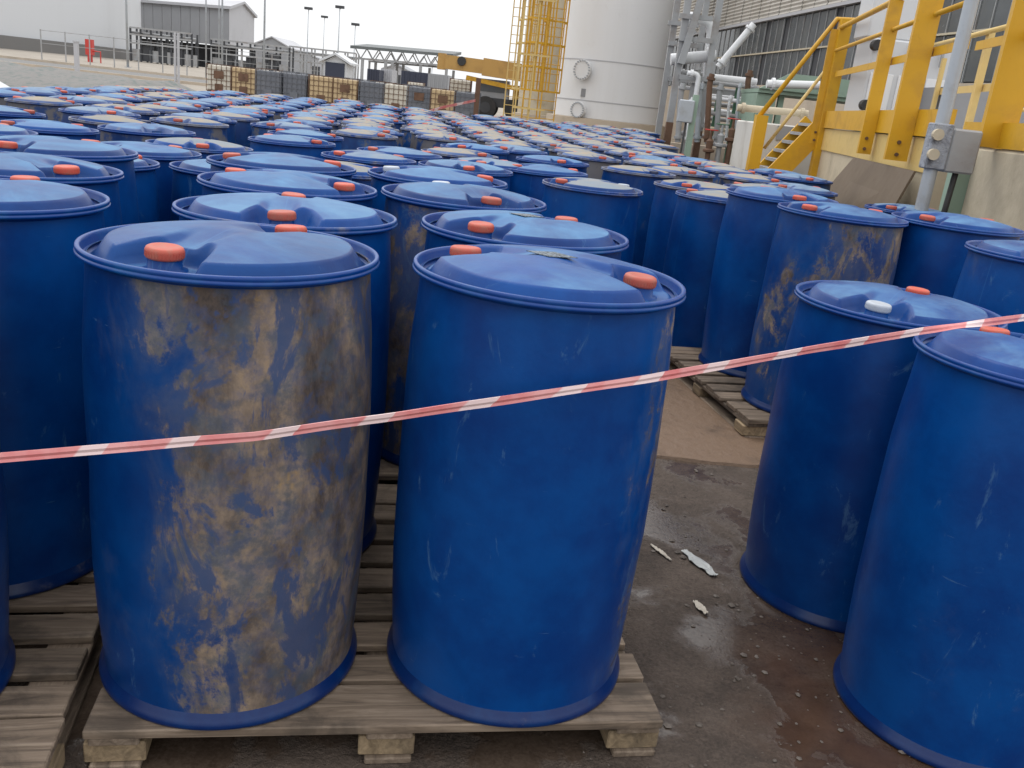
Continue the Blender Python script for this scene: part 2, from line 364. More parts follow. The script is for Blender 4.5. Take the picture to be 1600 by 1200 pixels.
def rim_mesh(n):
    prof = [(.2690,.9152),(.2800,.9154),(.2872,.9162),(.2902,.9182),(.2906,.9215),(.2896,.9236),(.2882,.9246),(.2880,.9256),(.2889,.9268),(.2890,.9305),(.2880,.9335),(.2855,.9348),(.2820,.9346),(.2800,.9328),(.2785,.928),(.2765,.9165),(.2725,.9095),(.2650,.9065)]
    return MB().lathe(prof, n).mesh('rim', True)
def base_mesh(n):
    prof = [(.2605,.012),(.2620,.002),(.2700,.000),(.2810,.0008),(.2842,.0035),(.2848,.008),(.2840,.014),(.2805,.020),(.2765,.026),(.2735,.033),(.2700,.038)]
    return MB().lathe(prof, n).mesh('base_ring', True)
def cap_mesh(n, seg):
    mb = MB(); prof = [(.0, .0225),(.019,.0228),(.0225,.0238),(.0290,.0232),(.0325,.0212),(.0340,.0175),(.0342,.006),(.0332,.003),(.0315,.002),(.026,.002)]
    mb.lathe(prof, n)
    if seg:                                               # shallow grip ribs
        for k in range(36):
            a = 2*math.pi*k/36; c, s = math.cos(a), math.sin(a)
            mb.bar((.0340*c, .0340*s, .006), (.0338*c, .0338*s, .0165), .0022, .0014, up=(c, s, 0))
    return mb.mesh('cap', True, R(50))
def neck_mesh(n): return MB().lathe([(.042,-.006),(.0405,.003),(.031,.005),(.0300,.026)], n).mesh('neck', True)
NEAR = dict(shell=[shell_mesh(96, i) for i in range(6)], lid=lid_mesh(56, 176), rim=rim_mesh(112), base=base_mesh(112), cap=cap_mesh(32, 1), neck=neck_mesh(28))
FAR = dict(shell=[shell_mesh(40, i) for i in range(6)], lid=lid_mesh(17, 56), rim=rim_mesh(44), base=base_mesh(36), cap=cap_mesh(14, 0), neck=neck_mesh(12))
for d in (NEAR, FAR):
    md = M_DRUM if d is NEAR else M_DRUMF
    for s in d['shell']: s.materials.append(md)
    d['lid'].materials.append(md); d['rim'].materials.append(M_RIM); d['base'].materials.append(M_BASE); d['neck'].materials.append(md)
    for key, mt in (('cap', M_ORANGE), ('capw', M_WHITECAP), ('capd', M_DARKCAP)):
        c = d['cap'].copy() if key != 'cap' else d['cap']
        d[key] = c
    d['cap'].materials.append(M_ORANGE); d['capw'].materials.append(M_WHITECAP); d['capd'].materials.append(M_DARKCAP)

DR = []
def drum(x, y, z, ang, label, mud=.2, dust=.3, caps='oo', group=None, near=True, mudrot=None, side=0.):  # dust also sets the sky sheen painted on the lid
    d = NEAR if near else FAR
    t = thing('plastic_drum', label, 'drum', (x, y, z), R(ang), group)
    t.rotation_euler = (R(rnd.uniform(-.5, .5)), R(rnd.uniform(-.5, .5)), R(ang)); t.scale = (1, 1, rnd.uniform(1.006, 1.016))
    col = (mud, dust, side, 1)
    s = link('shell', d['shell'][rnd.randrange(6)], None, t, rot=(0, 0, R((mudrot if mudrot is not None else rnd.uniform(0, 360)) - ang))); s.color = col
    for k in ('rim', 'base', 'lid'):
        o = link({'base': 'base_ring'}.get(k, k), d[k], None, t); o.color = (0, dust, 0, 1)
        if k == 'lid': lid = o
    for sgn, c in zip((1, -1), caps):
        nk = link('neck', d['neck'], None, lid, loc=(.193*sgn, 0, .912)); nk.color = (0, dust, 0, 1)
        if c == '-': continue
        link('cap', d[{'o': 'cap', 'w': 'capw', 'd': 'capd'}[c]], None, t, loc=(.193*sgn, 0, .933), rot=(R(rnd.uniform(-3, 3)), R(rnd.uniform(-3, 3)), rnd.random()*6))
    DR.append((x, y)); return t
PZ = .105
# name, x, y, z, cap angle, label, kwargs
dA = drum(-.58, 1.77, PZ, 70, 'blue drum heavily smeared with tan mud on its side, beside a clean drum', .84, .14, mudrot=-20, side=.66)
dB = drum(.05, 1.88, PZ, 164, 'clean blue drum with small diamond mark on lid, at front corner of pallet', .20, .16, mudrot=12, side=.85)
drum(-.64, 2.37, PZ, 101, 'blue drum directly behind the mud-smeared drum on the same pallet', .25, .42)
dN = drum(-.01, 2.50, PZ, 53, 'blue drum directly behind the clean front drum on the same pallet', .12, .30)
drum(-.81, 2.99, PZ, 170, 'blue drum with two orange caps, two behind the mud-smeared drum', .55, .30)
drum(-.24, 3.17, PZ, 122, 'blue drum with one white cap and one orange cap, brown dirt down its side', .85, .30, 'wo', mudrot=-120, side=.35)
drum(-1.0, 3.61, PZ, 18, 'blue drum with brown side, third behind the mud-smeared drum', .5, .35)
drum(-.40, 3.76, PZ, 8, 'blue drum behind the one with a white cap', .25, .35, 'ow')
drum(1.09, 2.58, 0, 53, 'blue drum with white cap standing on bare ground beside the aisle', .10, .20, 'ow')
drum(1.22, 2.0, 0, 101, 'blue drum on bare ground in front of the white-capped one, faint chalky scuffs', .42, .12, mudrot=-52, side=.30)
drum(-1.31, 2.10, PZ, 87, 'dark blue clean drum on pallet next to the mud-smeared drum', .0, .30)
drum(-1.27, 1.51, PZ, 40, 'blue drum with greenish scuffs on pallet edge, half out of view', .5, .3, mudrot=0, side=.2)
drum(-1.53, 2.66, PZ, -20, 'blue drum with orange cap in a deep lid notch, behind the dark clean drum', .1, .32)
drum(-1.73, 3.24, PZ, 74, 'blue drum second behind the dark clean drum, clean lid', .08, .38)
drum(-1.92, 1.95, PZ, 20, 'blue drum at outer corner of pallet with greenish scuffed drum', .1, .3)
drum(-2.14, 2.55, PZ, 20, 'blue drum at outer row beside deep-notch drum', .1, .3)
drum(-2.34, 3.13, PZ, 50, 'blue drum at outer row beside the second drum behind the dark one', .1, .5)
drum(1.42, 4.20, PZ, 204, 'blue drum with brown-yellow mud stain on pallet across the aisle', .80, .25, mudrot=-75, side=.35)
drum(1.31, 4.82, PZ, 102, 'tall blue drum at back of pallet across the aisle, pale smudges low down', .35, .3)
drum(1.99, 4.28, PZ, 205, 'clean-sided blue drum beside the mud-stained one across the aisle', .18, .25)
drum(1.90, 3.28, PZ, 60, 'blue drum with yellow-grey grime under its rim, near cream wall', .40, .2, mudrot=200, side=.15)
drum(2.46, 5.10, SL, 200, 'blue drum with clean blue lid beside the grey pole', .1, .25)
drum(2.50, 6.05, SL, 30, 'blue drum with dusty lid in front of brown sheet', .15, .5)
drum(1.13, 5.41, SL, -12, 'blue drum with dusty tan lid just behind the pallet across the aisle', .3, .8)
drum(1.10, 6.14, SL, 60, 'greyish blue drum behind the dusty tan one, before the pipe rack', .35, .85)
drum(1.62, 6.45, SL, 150, 'blue drum with dusty lid between grey pipe rack and yellow stair', .3, .75)
drum(.33, 5.21, SL, 200, 'blue drum with dusty pink-grey lid, one orange and one white cap, beyond the gap', .15, .7, 'ow')
drum(.79, 7.05, SL, 120, 'dirty drum with tan mud-crusted lid, one white and one dark cap', .6, 1.0, 'wd', mudrot=-90, side=.2)
drum(-1.02, 5.58, SL, 213, 'blue drum with grey dusty lid, orange cap in its front notch', .2, .6)
drum(-.43, 5.54, SL, 100, 'blue drum with grey-blue lid behind the second white-capped drum', .3, .45)
drum(-1.90, 5.14, SL, -66, 'drum with pale greenish dusty lid, cap in front notch', .2, .72)
drum(-1.65, 6.20, SL, 160, 'drum with blue-grey lid behind the pale greenish one', .2, .5)
drum(-2.91, 6.27, SL, 20, 'drum with wholly pale grey dust-covered lid', .3, 1.0, 'd-')
G_NEARBY = 'blue drums standing close behind the pallets'
for x, y, a, l in ((-1.88, 3.80, 40, 'blue drum with little of its lid showing between two drums behind the dark clean one'), (-1.36, 4.12, 130, 'blue drum with pale lid low down beside the brown-sided drum'), (-1.95, 4.48, 54, 'blue drum behind the low pale-lidded one, cap on its far side'),
    (-.93, 6.20, 30, 'drum right behind the grey dusty lid with orange cap in its front notch'), (-.30, 6.14, 70, 'drum behind the grey-blue lid that follows the second white-capped drum'), (.13, 7.2, 110, 'drum two behind the dusty pink-grey lid beyond the gap'), (.07, 6.08, 15, 'drum just behind the dusty pink-grey lid beyond the gap'),
    (-2.81, 5.18, 54, 'blue drum in front of the wholly dust-covered lid'), (-3.55, 5.96, 20, 'blue drum beside the wholly dust-covered lid, toward the gravel bank'), (-2.85, 4.58, 80, 'blue drum two in front of the wholly dust-covered lid'), (-1.8, 7.11, 10, 'drum two behind the pale greenish dusty lid'),
    (-.52, 7.64, 60, 'drum three behind the second white-capped drum'), (-2.45, 3.95, 20, 'blue drum behind the outer row of the pallets, cut by the frame edge'), (-3.1, 3.6, 70, 'blue drum outermost behind the pallets toward the gravel bank')):
    drum(x, y, SL, a, l, rnd.uniform(.05, .4), rnd.uniform(.3, .6), group=G_NEARBY)
# the field behind: jittered rows standing on the slab and yard
poly = [(-6.2, 5.0), (-5.5, 9.8), (-6.1, 12.6), (-5.9, 15.0), (-5.0, 17.6), (-3.8, 18.6), (-1.8, 18.4), (-.6, 19.0), (.8, 20.5), (2.2, 20.0), (1.95, 14), (1.55, 9.9), (2.45, 9.8), (2.5, 6.5), (1.0, 4.9), (.5, 5.0), (-2.3, 4.2), (-4.2, 5.0)]
def inside(x, y):
    c = False; j = len(poly) - 1
    for i in range(len(poly)):
        (x1, y1), (x2, y2) = poly[i], poly[j]
        if (y1 > y) != (y2 > y) and x < (x2-x1)*(y-y1)/(y2-y1) + x1: c = not c
        j = i
    return c
def area(x, y):
    if y > 12.5: return 'in the last rows before the white tank' if x > -.9 else 'in the last rows before the bulk containers'
    if x < -3.3: return 'in the rows nearest the gravel bank'
    if x > .75: return 'in the rows nearest the pipe rack'
    return 'in the inner middle rows'
def far_label(dusty, odd, x, y):
    a = area(x, y); l = 'pale dusty lid' if dusty else 'clean blue lid'; c = 'one cap missing' if odd else 'two orange caps'
    return 'blue drum, %s, %s, %s' % (l, c, a), 'drums with %s and %s %s' % (l, c, a)
e1 = Vector((.99, .14)) * .66; e2 = Vector((-.155, .988)) * .675
cand = []
for j in range(-4, 36):
    for i in range(-14, 16):
        p = e1 * (i + .12 * (j // 2 % 2)) + e2 * j + Vector((-1.0, 4.6)) + Vector((rnd.uniform(-.05, .05), rnd.uniform(-.05, .05)))
        if i % 4 == 2 and rnd.random() < .0: continue
        if inside(p.x, p.y): cand.append(p)
cand.sort(key=lambda p: p.y)
for p in cand:
    if any((p.x-a)**2 + (p.y-b)**2 < .592**2 for a, b in DR): continue
    dusty = rnd.random() < (.40 + .38 * (p.x > -2.2)); odd = rnd.random() < .16
    caps = rnd.choice(('o-', '-o')) if odd else 'oo'
    drum(p.x, p.y, SL if p.y < 14.25 else gz(p.y), rnd.uniform(0, 360), far_label(dusty, odd, p.x, p.y)[0], rnd.uniform(0, .9), rnd.uniform(.75, 1.05) if dusty else rnd.uniform(.25, .6), caps, far_label(dusty, odd, p.x, p.y)[1], near=p.y < 5.6)
print('drums', len(DR))
# dark rhombus stamped on two lids
mm_, tt, bb = newmat('faded_black_print'); N = NT(tt); vv = N.coord(False)
N.l(N.mix(N.rng(N.noise(vv, 220, 3), .46, .54), (.02, .025, .03), (.16, .20, .24)), bb.inputs['Base Color']); bb.inputs['Roughness'].default_value = .5
for dd, k in ((dB, 1), (dN, .9)):
    mb = MB(); w, h = .056*k, .034*k; z = .9705
    mb.add([(-w, 0, z), (0, -h, z), (w, 0, z), (0, h, z), (-w, 0, z-.0012), (0, -h, z-.0012), (w, 0, z-.0012), (0, h, z-.0012)], [(0,1,2,3),(4,7,6,5),(0,4,5,1),(1,5,6,2),(2,6,7,3),(3,7,4,0)])
    o = mb.build('printed_mark', mm_, dd); o.rotation_euler = (0, 0, R(-10) - dd.rotation_euler.z); o.location = (0, 0, -.0006)

# ---------------------------------------------------------------- pallets
def boardmesh(l, w, h):
    me = MB().box((-l/2, -w/2, 0), (l/2, w/2, h)).mesh('board'); return bevel_mesh(me, .003)
PM = dict(deck=boardmesh(1.22, .098, .021), deckw=boardmesh(1.22, .14, .022), string=boardmesh(1.2, .098, .018), block=boardmesh(.10, .12, .048), bottom=boardmesh(1.2, .10, .016))
for k, m_ in PM.items(): m_.materials.append(M_WOODB if k == 'block' else M_WOOD)
def pallet(x, y, ang, label, z=0):
    t = thing('wooden_pallet', label, 'pallet', (x, y, z), R(ang))
    zs = .016 + .048
    for k, px in enumerate((-.555, 0, .555)):
        o = link('bottom_board', PM['bottom'], None, t, loc=(px, 0, 0), rot=(0, 0, R(90)))
        o = link('stringer_board', PM['string'], None, t, loc=(px, 0, zs), rot=(0, 0, R(90)))
        for py in (-.54, 0, .54):
            link('block', PM['block'], None, t, loc=(px + rnd.uniform(-.008, .008), py, .016), rot=(0, 0, R(90 + rnd.uniform(-2, 2))))
    ypos = [-.535, -.40, -.265, -.135, 0, .135, .265, .40, .535]
    for i, py in enumerate(ypos):
        big = i in (0, 8)
        link('deck_board', PM['deckw' if big else 'deck'], None, t, loc=(rnd.uniform(-.008, .008), py, zs + .018 + rnd.uniform(0, .0015)), rot=(R(rnd.uniform(-.4, .4)), 0, R(rnd.uniform(-.5, .5))))
    return t
pallet(-.292, 2.16, 11, 'weathered wooden pallet under the mud-smeared drum and its clean neighbour')
pallet(-.62, 3.40, 14, 'wooden pallet under the drum with brown dirt and one white cap')
pallet(-1.535, 1.80, 13, 'grey wooden pallet under the dark clean drum, its edge board split')
pallet(-1.94, 2.92, 16, 'wooden pallet under the deep-notch drum')
pallet(1.56, 4.60, 12.5, 'wooden pallet across the aisle under the mud-stained drum')
pallet(2.30, 3.20, 10, 'wooden pallet under the drum with grime below its rim, near cream wall')

# ---------------------------------------------------------------- barrier tape
def tape(name, pts, w, label, cat, seg=160, period=.165, tw=None):
    m, t, b = newmat('red_white_tape'); N = NT(t)
    uv = N.n('ShaderNodeUVMap'); s = N.n('ShaderNodeSeparateXYZ'); N.l(uv.outputs[0], s.inputs[0])
    f = N.math('FRACT', N.math('ADD', N.math('MULTIPLY', s.outputs[0], 1/period), N.math('ADD', N.math('MULTIPLY', s.outputs[1], .10), N.math('MULTIPLY', N.noise(N.coord(False), 2.3, 2), .9))))
    st = N.rng(f, .68, .72); n_ = N.noise(N.coord(False), 9, 5, .6)
    red = N.mix(N.rng(n_, .35, .7), (.62, .16, .16), (.70, .34, .33)); N.l(N.mix(st, red, (.74, .56, .55)), b.inputs['Base Color'])
    b.inputs['Roughness'].default_value = .35; b.inputs['Transmission Weight'].default_value = .0
    P = [Vector(p) for p in pts]; L = [0]
    for a, c in zip(P, P[1:]): L.append(L[-1] + (c-a).length)
    def pos(d):
        for i in range(len(P)-1):
            if d <= L[i+1] or i == len(P)-2:
                return P[i].lerp(P[i+1], (d-L[i])/(L[i+1]-L[i]))
    vs_, fs, uvs = [], [], []
    for i in range(seg+1):
        d = L[-1]*i/seg; p = pos(d); q = pos(min(L[-1], d+.02)) - pos(max(0, d-.02)); q.normalize()
        a = tw(d/L[-1]) if tw else 0
        side = Vector((0, 0, 1)); nrm = q.cross(side).normalized(); side = nrm.cross(q).normalized()*-1
        u = side*math.cos(a) + nrm*math.sin(a); k = nrm*math.cos(a) - side*math.sin(a)
        jit = .0015*mnoise.noise((d*9, 1, 2))
        ww = w*(1 + .15*mnoise.noise((d*5, 7, 0)))
        for j, (e, f_) in enumerate(((-.5, 0), (-.1, .0022), (.22, .0006), (.5, .0028))):     # a lengthwise crease
            vs_.append(p + u*ww*e + k*(f_ + jit)); uvs.append((d, e+.5))
        for j, (e, f_) in enumerate(((.5, .0020), (.22, -.0004), (-.1, .0012), (-.5, -.0009))):
            vs_.append(p + u*ww*e + k*(f_ + jit - .0006)); uvs.append((d, e+.5))
        if i:
            n0 = (i-1)*8; n1 = i*8
            for j in range(8): fs.append((n0+j, n0+(j+1) % 8, n1+(j+1) % 8, n1+j))
    me = bpy.data.meshes.new(name); me.from_pydata(vs_, [], fs); ul = me.uv_layers.new()
    for lp in me.loops: ul.data[lp.index].uv = uvs[lp.vertex_index]
    return tag(link(name, me, m), label, cat)
tape('barrier_tape', [at(-120, 727, 1.235), at(0, 715, 1.26), at(400, 681, 1.36), at(700, 638, 1.47), at(1010, 592, 1.61), at(1250, 549, 1.76), at(1440, 517, 1.90), at(1600, 496, 2.02), at(1760, 474, 2.15)], .0155,
     'red and white barrier tape stretched across the front drums', 'tape', tw=lambda s: R(-8) + R(55)*math.exp(-((s-.79)/.03)**2) + R(8)*math.sin(s*17))

# ---------------------------------------------------------------- litter and gravel
def scrap(name, px, py, l, w, ang, label, mat, hgt=.012, seed=1):
    p = atz(px, py, 0); mb = MB(); nx, ny = 14, 6; top = []; bot = []
    for j in range(ny+1):
        for i in range(nx+1):
            u, v = i/nx - .5, j/ny - .5
            wd = (1 - abs(u)*1.1)*(.8 + .4*mnoise.noise((u*5, seed, 0)))
            z = .006 + hgt*abs(mnoise.noise((u*9 + seed, v*7, 0)))
            q = (u*l, v*w*wd + .1*w*mnoise.noise((u*4, seed*3, 1)), z); top.append(q); bot.append((q[0], q[1], max(.001, z-.002)))
    n = len(top); f = []
    for j in range(ny):
        for i in range(nx):
            a = j*(nx+1)+i; f += [(a, a+1, a+nx+2, a+nx+1), (n+a+nx+1, n+a+nx+2, n+a+1, n+a)]
    mb.add(top+bot, f); o = mb.build(name, mat, smooth=True, loc=(p.x, p.y, 0), rot=(0, 0, R(ang))); return tag(o, label, 'litter')
M_FILM = paint('dirty_plastic_film', (.40, .41, .40), .3, (.2, .18, .16), .6, 12)
M_RAG = paint('pale_paper_scrap', (.50, .45, .38), .8, (.3, .25, .2), .6, 20)
scrap('plastic_scrap', 1092, 882, .17, .055, 118, 'long crumpled strip of clear plastic film on wet ground', M_FILM, .014, 1)
scrap('paper_scrap', 1094, 952, .07, .035, 110, 'small torn whitish scrap on wet ground', M_RAG, .012, 4)
scrap('plastic_scrap', 1032, 865, .11, .02, 120, 'narrow brownish plastic sliver beside the pallet drum', M_RAG, .01, 7)
mb = MB(); pr = random.Random(3)
for i in range(900):
    x = pr.uniform(.25, 1.6); y = 1.25 + pr.random()**1.3*2.2; s = .0025 + .008*pr.random()**4
    if abs(x - 1.1) < .25 and abs(y-2.6) < .25: continue
    sx, sy, sz = (s*pr.uniform(.7, 1.4) for _ in range(3)); a = pr.uniform(0, 6.3); c, d = math.cos(a), math.sin(a)
    P8 = [(x + (u*sx*c - v*sy*d), y + (u*sx*d + v*sy*c), sz*.6*(w_+.6)) for u, v, w_ in ((1,0,0),(.3,.9,.1),(-.8,.5,-.1),(-.7,-.6,.1),(.4,-.9,0),(.1,.05,1),(0,0,-.8))]
    mb.add(P8, [(0,1,5),(1,2,5),(2,3,5),(3,4,5),(4,0,5),(1,0,6),(2,1,6),(3,2,6),(4,3,6),(0,4,6)])
M_PEB = paint('pebbles', (.10, .08, .065), .6, (.26, .22, .19), .5, 30)
o = mb.build('gravel', M_PEB); o['kind'] = 'stuff'; o['label'] = 'small loose pebbles and grit on the wet ground'; o['category'] = 'gravel'


# ================================================================ background
def gnd(p): return gz(p.y)
def up_to(px, py, Y, **k): return at(px, py, Y)
# ---- bulk container row (caged tanks) ----
def ibc_meshes():
    c = MB(); W, D_, H = 1.0, 1.05, 1.16; z0 = .14
    for z in (z0+.02, .36, .56, .76, .96, H):
        for a, b in (((-W/2,-D_/2),(W/2,-D_/2)), ((W/2,-D_/2),(W/2,D_/2)), ((W/2,D_/2),(-W/2,D_/2)), ((-W/2,D_/2),(-W/2,-D_/2))):
            c.bar((*a, z), (*b, z), .018)
    for i in range(6):
        t = -W/2 + W*i/5
        for y in (-D_/2-.004, D_/2+.004): c.bar((t, y, z0), (t, y, H), .018)
        t2 = -D_/2 + D_*i/5
        for x in (-W/2-.004, W/2+.004): c.bar((x, t2, z0), (x, t2, H), .018)
    cage = c.mesh('cage')
    b = bevel_mesh(MB().box((-.475, -.50, .145), (.475, .50, 1.13)).mesh('bottle'), .06, 3)
    lid = MB().lathe([(0, 1.175), (.09, 1.175), (.10, 1.165), (.10, 1.125)], 16).mesh('lid', True, R(40))
    p = MB()
    for x in (-.42, 0, .42): p.box((x-.06, -.5, 0), (x+.06, .5, .11))
    p.box((-.5, -.52, .112), (.5, .52, .138)); base = p.mesh('pallet_base')
    v = MB().box((-.16, -.545, .17), (.16, -.50, .42)).mesh('valve_plate')
    pl = MB().box((-.2, -.546, .62), (.2, -.538, .92)).mesh('label_plate')
    return cage, b, lid, base, v, pl
IB = ibc_meshes()
def ibc(x, y, kind, rz, label, z=None, plate=False):
    t = thing('bulk_container', label, 'container', (x, y, gz(y) if z is None else z), R(rz), 'caged bulk containers in a row')
    mt = {'w': M_IBCW, 'y': M_IBCY, 'g': M_IBCG}[kind]
    for nm, me, m_ in (('cage', IB[0], {'w': M_RUST, 'y': M_RUST, 'g': M_IBCG}[kind]), ('bottle', IB[1], mt), ('lid', IB[2], M_BLACK), ('pallet_base', IB[3], M_DARK if kind == 'g' else M_RUST), ('valve_plate', IB[4], M_RUST if kind != 'g' else M_IBCG)) + ((('label_plate', IB[5], M_RUST),) if plate else ()):
        o = link(nm, me, None, t)
        if not me.materials: me.materials.append(m_)
        o.material_slots[0].link = 'OBJECT'; o.material_slots[0].material = m_
    return t
lab = {'w': 'white caged container, ', 'y': 'yellowed caged container, ', 'g': 'grey caged container, '}
row = [(348, 'w', 1, 'first at the open end of the row'), (386, 'y', 1, 'next to the white one at the open end'), (424, 'g', 0, 'beside a yellowed one near the lamp pole'), (464, 'g', 0, 'second grey one near the lamp pole'), (505, 'y', 0, 'below the small gabled hut'),
       (543, 'y', 1, 'with brown plate, beside the one below the hut'), (583, 'g', 0, 'between yellowed and white containers'), (622, 'w', 0, 'mid row below the canopy'), (659, 'g', 1, 'rust-streaked, beside the white one below the canopy'), (696, 'y', 1, 'with brown plate near the crane'), (733, 'g', 0, 'beside the dark post')]
for px, k, plt, l2 in row:
    p = at(px, 130, 38); ibc(p.x, 38 + rnd.uniform(-.15, .15), k, rnd.uniform(-3, 3), lab[k] + l2, plate=bool(plt))
for px, k, l2 in ((425, 'w', 'in the rear row behind two grey ones'), (465, 'g', 'in the rear row by the lamp pole'), (560, 'g', 'in the rear row behind the yellowed ones'), (600, 'w', 'in the rear row under the canopy end'), (650, 'g', 'in the rear row behind the rust-streaked one')):
    p = at(px, 130, 41); ibc(p.x, 41, k, rnd.uniform(-3, 3), lab[k] + l2)
# ---- left storage tank ----
tl = at(200, 80, 100); cx = tl.x - 20.3; base = Vector((cx, 100, gz(100)))
t = thing('storage_tank', 'huge white cylindrical storage tank on grey concrete ring behind the fence', 'tank', base)
MB().lathe([(20.6, -.5), (20.6, 1.0), (20, 1.02)], 96).build('foundation_ring', M_ROAD, t, angle=R(40))
MB().lathe([(20, 1.0), (20, 12.5), (19.6, 12.6), (0.2, 15)], 128).build('shell', M_WHITE2, t, angle=R(40))
q = at(157, 40, 80) ; aa = math.atan2(-19.0, 11.0)
for dx in (0,):
    a = R(-62); c_, s_ = math.cos(a)*20.35, math.sin(a)*20.35
    MB().tube([(c_, s_, 13), (c_, s_, 3.6), (c_*.99, s_*.99, 3.0)], .28, 12).build('downpipe', M_LGREY, t, smooth=True)
# red hydrant post
p = at(141, 95, 70); g0 = gz(70)
t = thing('fire_hydrant', 'red fire hydrant cabinet standing before the white tank', 'hydrant', (p.x, 70, g0))
MB().box((-.25, -.2, .5), (.25, .2, 1.6)).build('cabinet', M_RED, t); MB().lathe([(.18, 0), (.18, .5)], 14, True, True).build('stand', M_RED, t); MB().tube([(.2, 0, .8), (.8, 0, .8), (.8, 0, 0)], .05, 8).build('pipe', M_RED, t)
# fence with posts and rails
def fence(pa, pb, Y, n, h, label, mat):
    a = at(pa, 100, Y); b = at(pb, 100, Y); g = gz(Y)
    t = thing('railing_fence', label, 'fence', (a.x, Y, g))
    L_ = b.x - a.x
    for i in range(n):
        x = L_*i/(n-1); MB().bar((x, 0, 0), (x, 0, h), .06).build('post', mat, t)
    for z in (h*.55, h*.97): MB().bar((0, .06, z), (L_, .06, z), .035).build('rail', mat, t)
fence(66, 330, 62, 8, 1.9, 'thin grey pipe railing before the white storage tank', M_STEEL)
fence(330, 520, 75, 9, 2.0, 'grey railing along the yard behind the container row', M_STEEL)
p = at(121, 118, 40)
t = thing('concrete_post', 'stubby grey post at the edge of the gravel bank', 'post', (p.x, 40, gz(40))); MB().box((-.08, -.08, 0), (.08, .08, 1.4)).build('shaft', M_LGREY, t); MB().box((-.10, -.10, 1.4), (.10, .10, 1.46)).build('post_cap', M_LGREY, t)
for px in (274, 279):
    p = at(px, 110, 45); tag(MB().tube([(p.x, 45, gz(45)), (p.x, 45, gz(45)+2.2), (p.x+.02, 45, gz(45)+2.3)], .06, 10).build('marker_post', M_LGREY), 'pale upright marker post on the yard edge before the grey hangar', 'post', 'pale marker posts on the yard edge')
# gravel bank and road strips on the left
p = at(40, 130, 30)
mb = MB(); nx, ny = 24, 10
vs_ = [(-22 + 13.5*i/nx, 22 + 9*j/ny, gz(22+9*j/ny) - .02 + .75*math.sin(math.pi*j/ny)**.7*min(1, (nx-i)/5)*(.85+.3*mnoise.noise((i*.5, j*.7, 0)))) for j in range(ny+1) for i in range(nx+1)]
mb.add(vs_, [(j*(nx+1)+i, j*(nx+1)+i+1, (j+1)*(nx+1)+i+1, (j+1)*(nx+1)+i) for j in range(ny) for i in range(nx)])
struct(mb.build('gravel_bank', M_GRAVEL, smooth=True))
mb = MB(); mb.add([(-60, 46, gz(46)+.006), (-9, 46, gz(46)+.006), (-9, 56, gz(56)+.006), (-60, 56, gz(56)+.006)], [(0,1,2,3)]); struct(mb.build('road', M_ROAD))
struct(MB().box((-60, 45.7, gz(45.7)-.1), (-9, 45.95, gz(45.7)+.14)).build('kerb', M_BEIGE)); struct(MB().box((-60, 56.05, gz(56)-.1), (-9, 56.3, gz(56)+.14)).build('kerb', M_BEIGE))
# unidentified white slanted board at the very left
a = atz(0, 140, 0)
t = thing('white_slanted_board', 'unidentified white slanted board standing at the gravel bank', 'barrier', (at(2, 140, 14).x, 14, 0)); MB().bar((-.5, 0, 0), (-.5, 0, 1.0), .05).build('stand', M_GALV, t); MB().bar((-.9, 0, 1.12), (.02, 0, .70), .04, .5, up=(0, 1, 0)).build('board', M_WHITE2, t)

# ---- grey hangar ----
P0 = at(203, 60, 127); P1 = at(358, 60, 120); P2 = at(397, 60, 133); d = (P1 - P0); d.z = 0; d.normalize(); P0 = Vector((P0.x, P0.y, 0)) - d*25; P1.z = P2.z = 0
w = P2 - P1; g = gz(120); t = thing('industrial_hangar', 'big grey metal-clad hangar with pale gable end and open ground floor', 'building', (P1.x, P1.y, g))
L_ = (P1 - P0).length; ze, zb_, zr = 7.35, 2.9, 8.5
def L3(u, v, z): q = -d*u + w*v; return (q.x, q.y, z)
n = 26
for i in range(n):
    u0, u1 = L_*i/n + .03, L_*(i+1)/n - .03
    MB().add([L3(u0,-.004,zb_), L3(u1,-.004,zb_), L3(u1,-.004,ze), L3(u0,-.004,ze), L3(u0,.01,zb_), L3(u1,.01,zb_), L3(u1,.01,ze), L3(u0,.01,ze)], [(0,1,2,3),(7,6,5,4),(0,4,5,1),(1,5,6,2),(2,6,7,3),(3,7,4,0)]).build('wall_panel', M_GREYCLAD, t)
MB().add([L3(.0,0,zb_), L3(.0,1,zb_), L3(.0,1,ze), L3(.0,.5,zr), L3(0,0,ze), L3(.4,0,zb_), L3(.4,1,zb_), L3(.4,1,ze), L3(.4,.5,zr), L3(.4,0,ze)], [(0,1,2,3,4),(9,8,7,6,5),(0,5,6,1),(1,6,7,2),(2,7,8,3),(3,8,9,4),(4,9,5,0)]).build('gable_wall', M_LGREY, t)
MB().add([L3(-.4,-.04,ze-.1), L3(L_,-.04,ze-.1), L3(L_,.5,zr), L3(-.4,.5,zr), L3(-.4,-.04,ze+.25), L3(L_,-.04,ze+.25), L3(L_,.5,zr+.3), L3(-.4,.5,zr+.3)], [(3,2,1,0),(4,5,6,7),(0,1,5,4),(1,2,6,5),(2,3,7,6),(3,0,4,7)]).build('roof', M_LGREY, t)
MB().add([L3(-.4,1.04,ze-.1), L3(L_,1.04,ze-.1), L3(L_,.5,zr), L3(-.4,.5,zr), L3(-.4,1.04,ze+.25), L3(L_,1.04,ze+.25), L3(L_,.5,zr+.3), L3(-.4,.5,zr+.3)], [(0,1,2,3),(7,6,5,4),(0,4,5,1),(1,5,6,2),(2,6,7,3),(3,7,4,0)]).build('roof', M_LGREY, t)
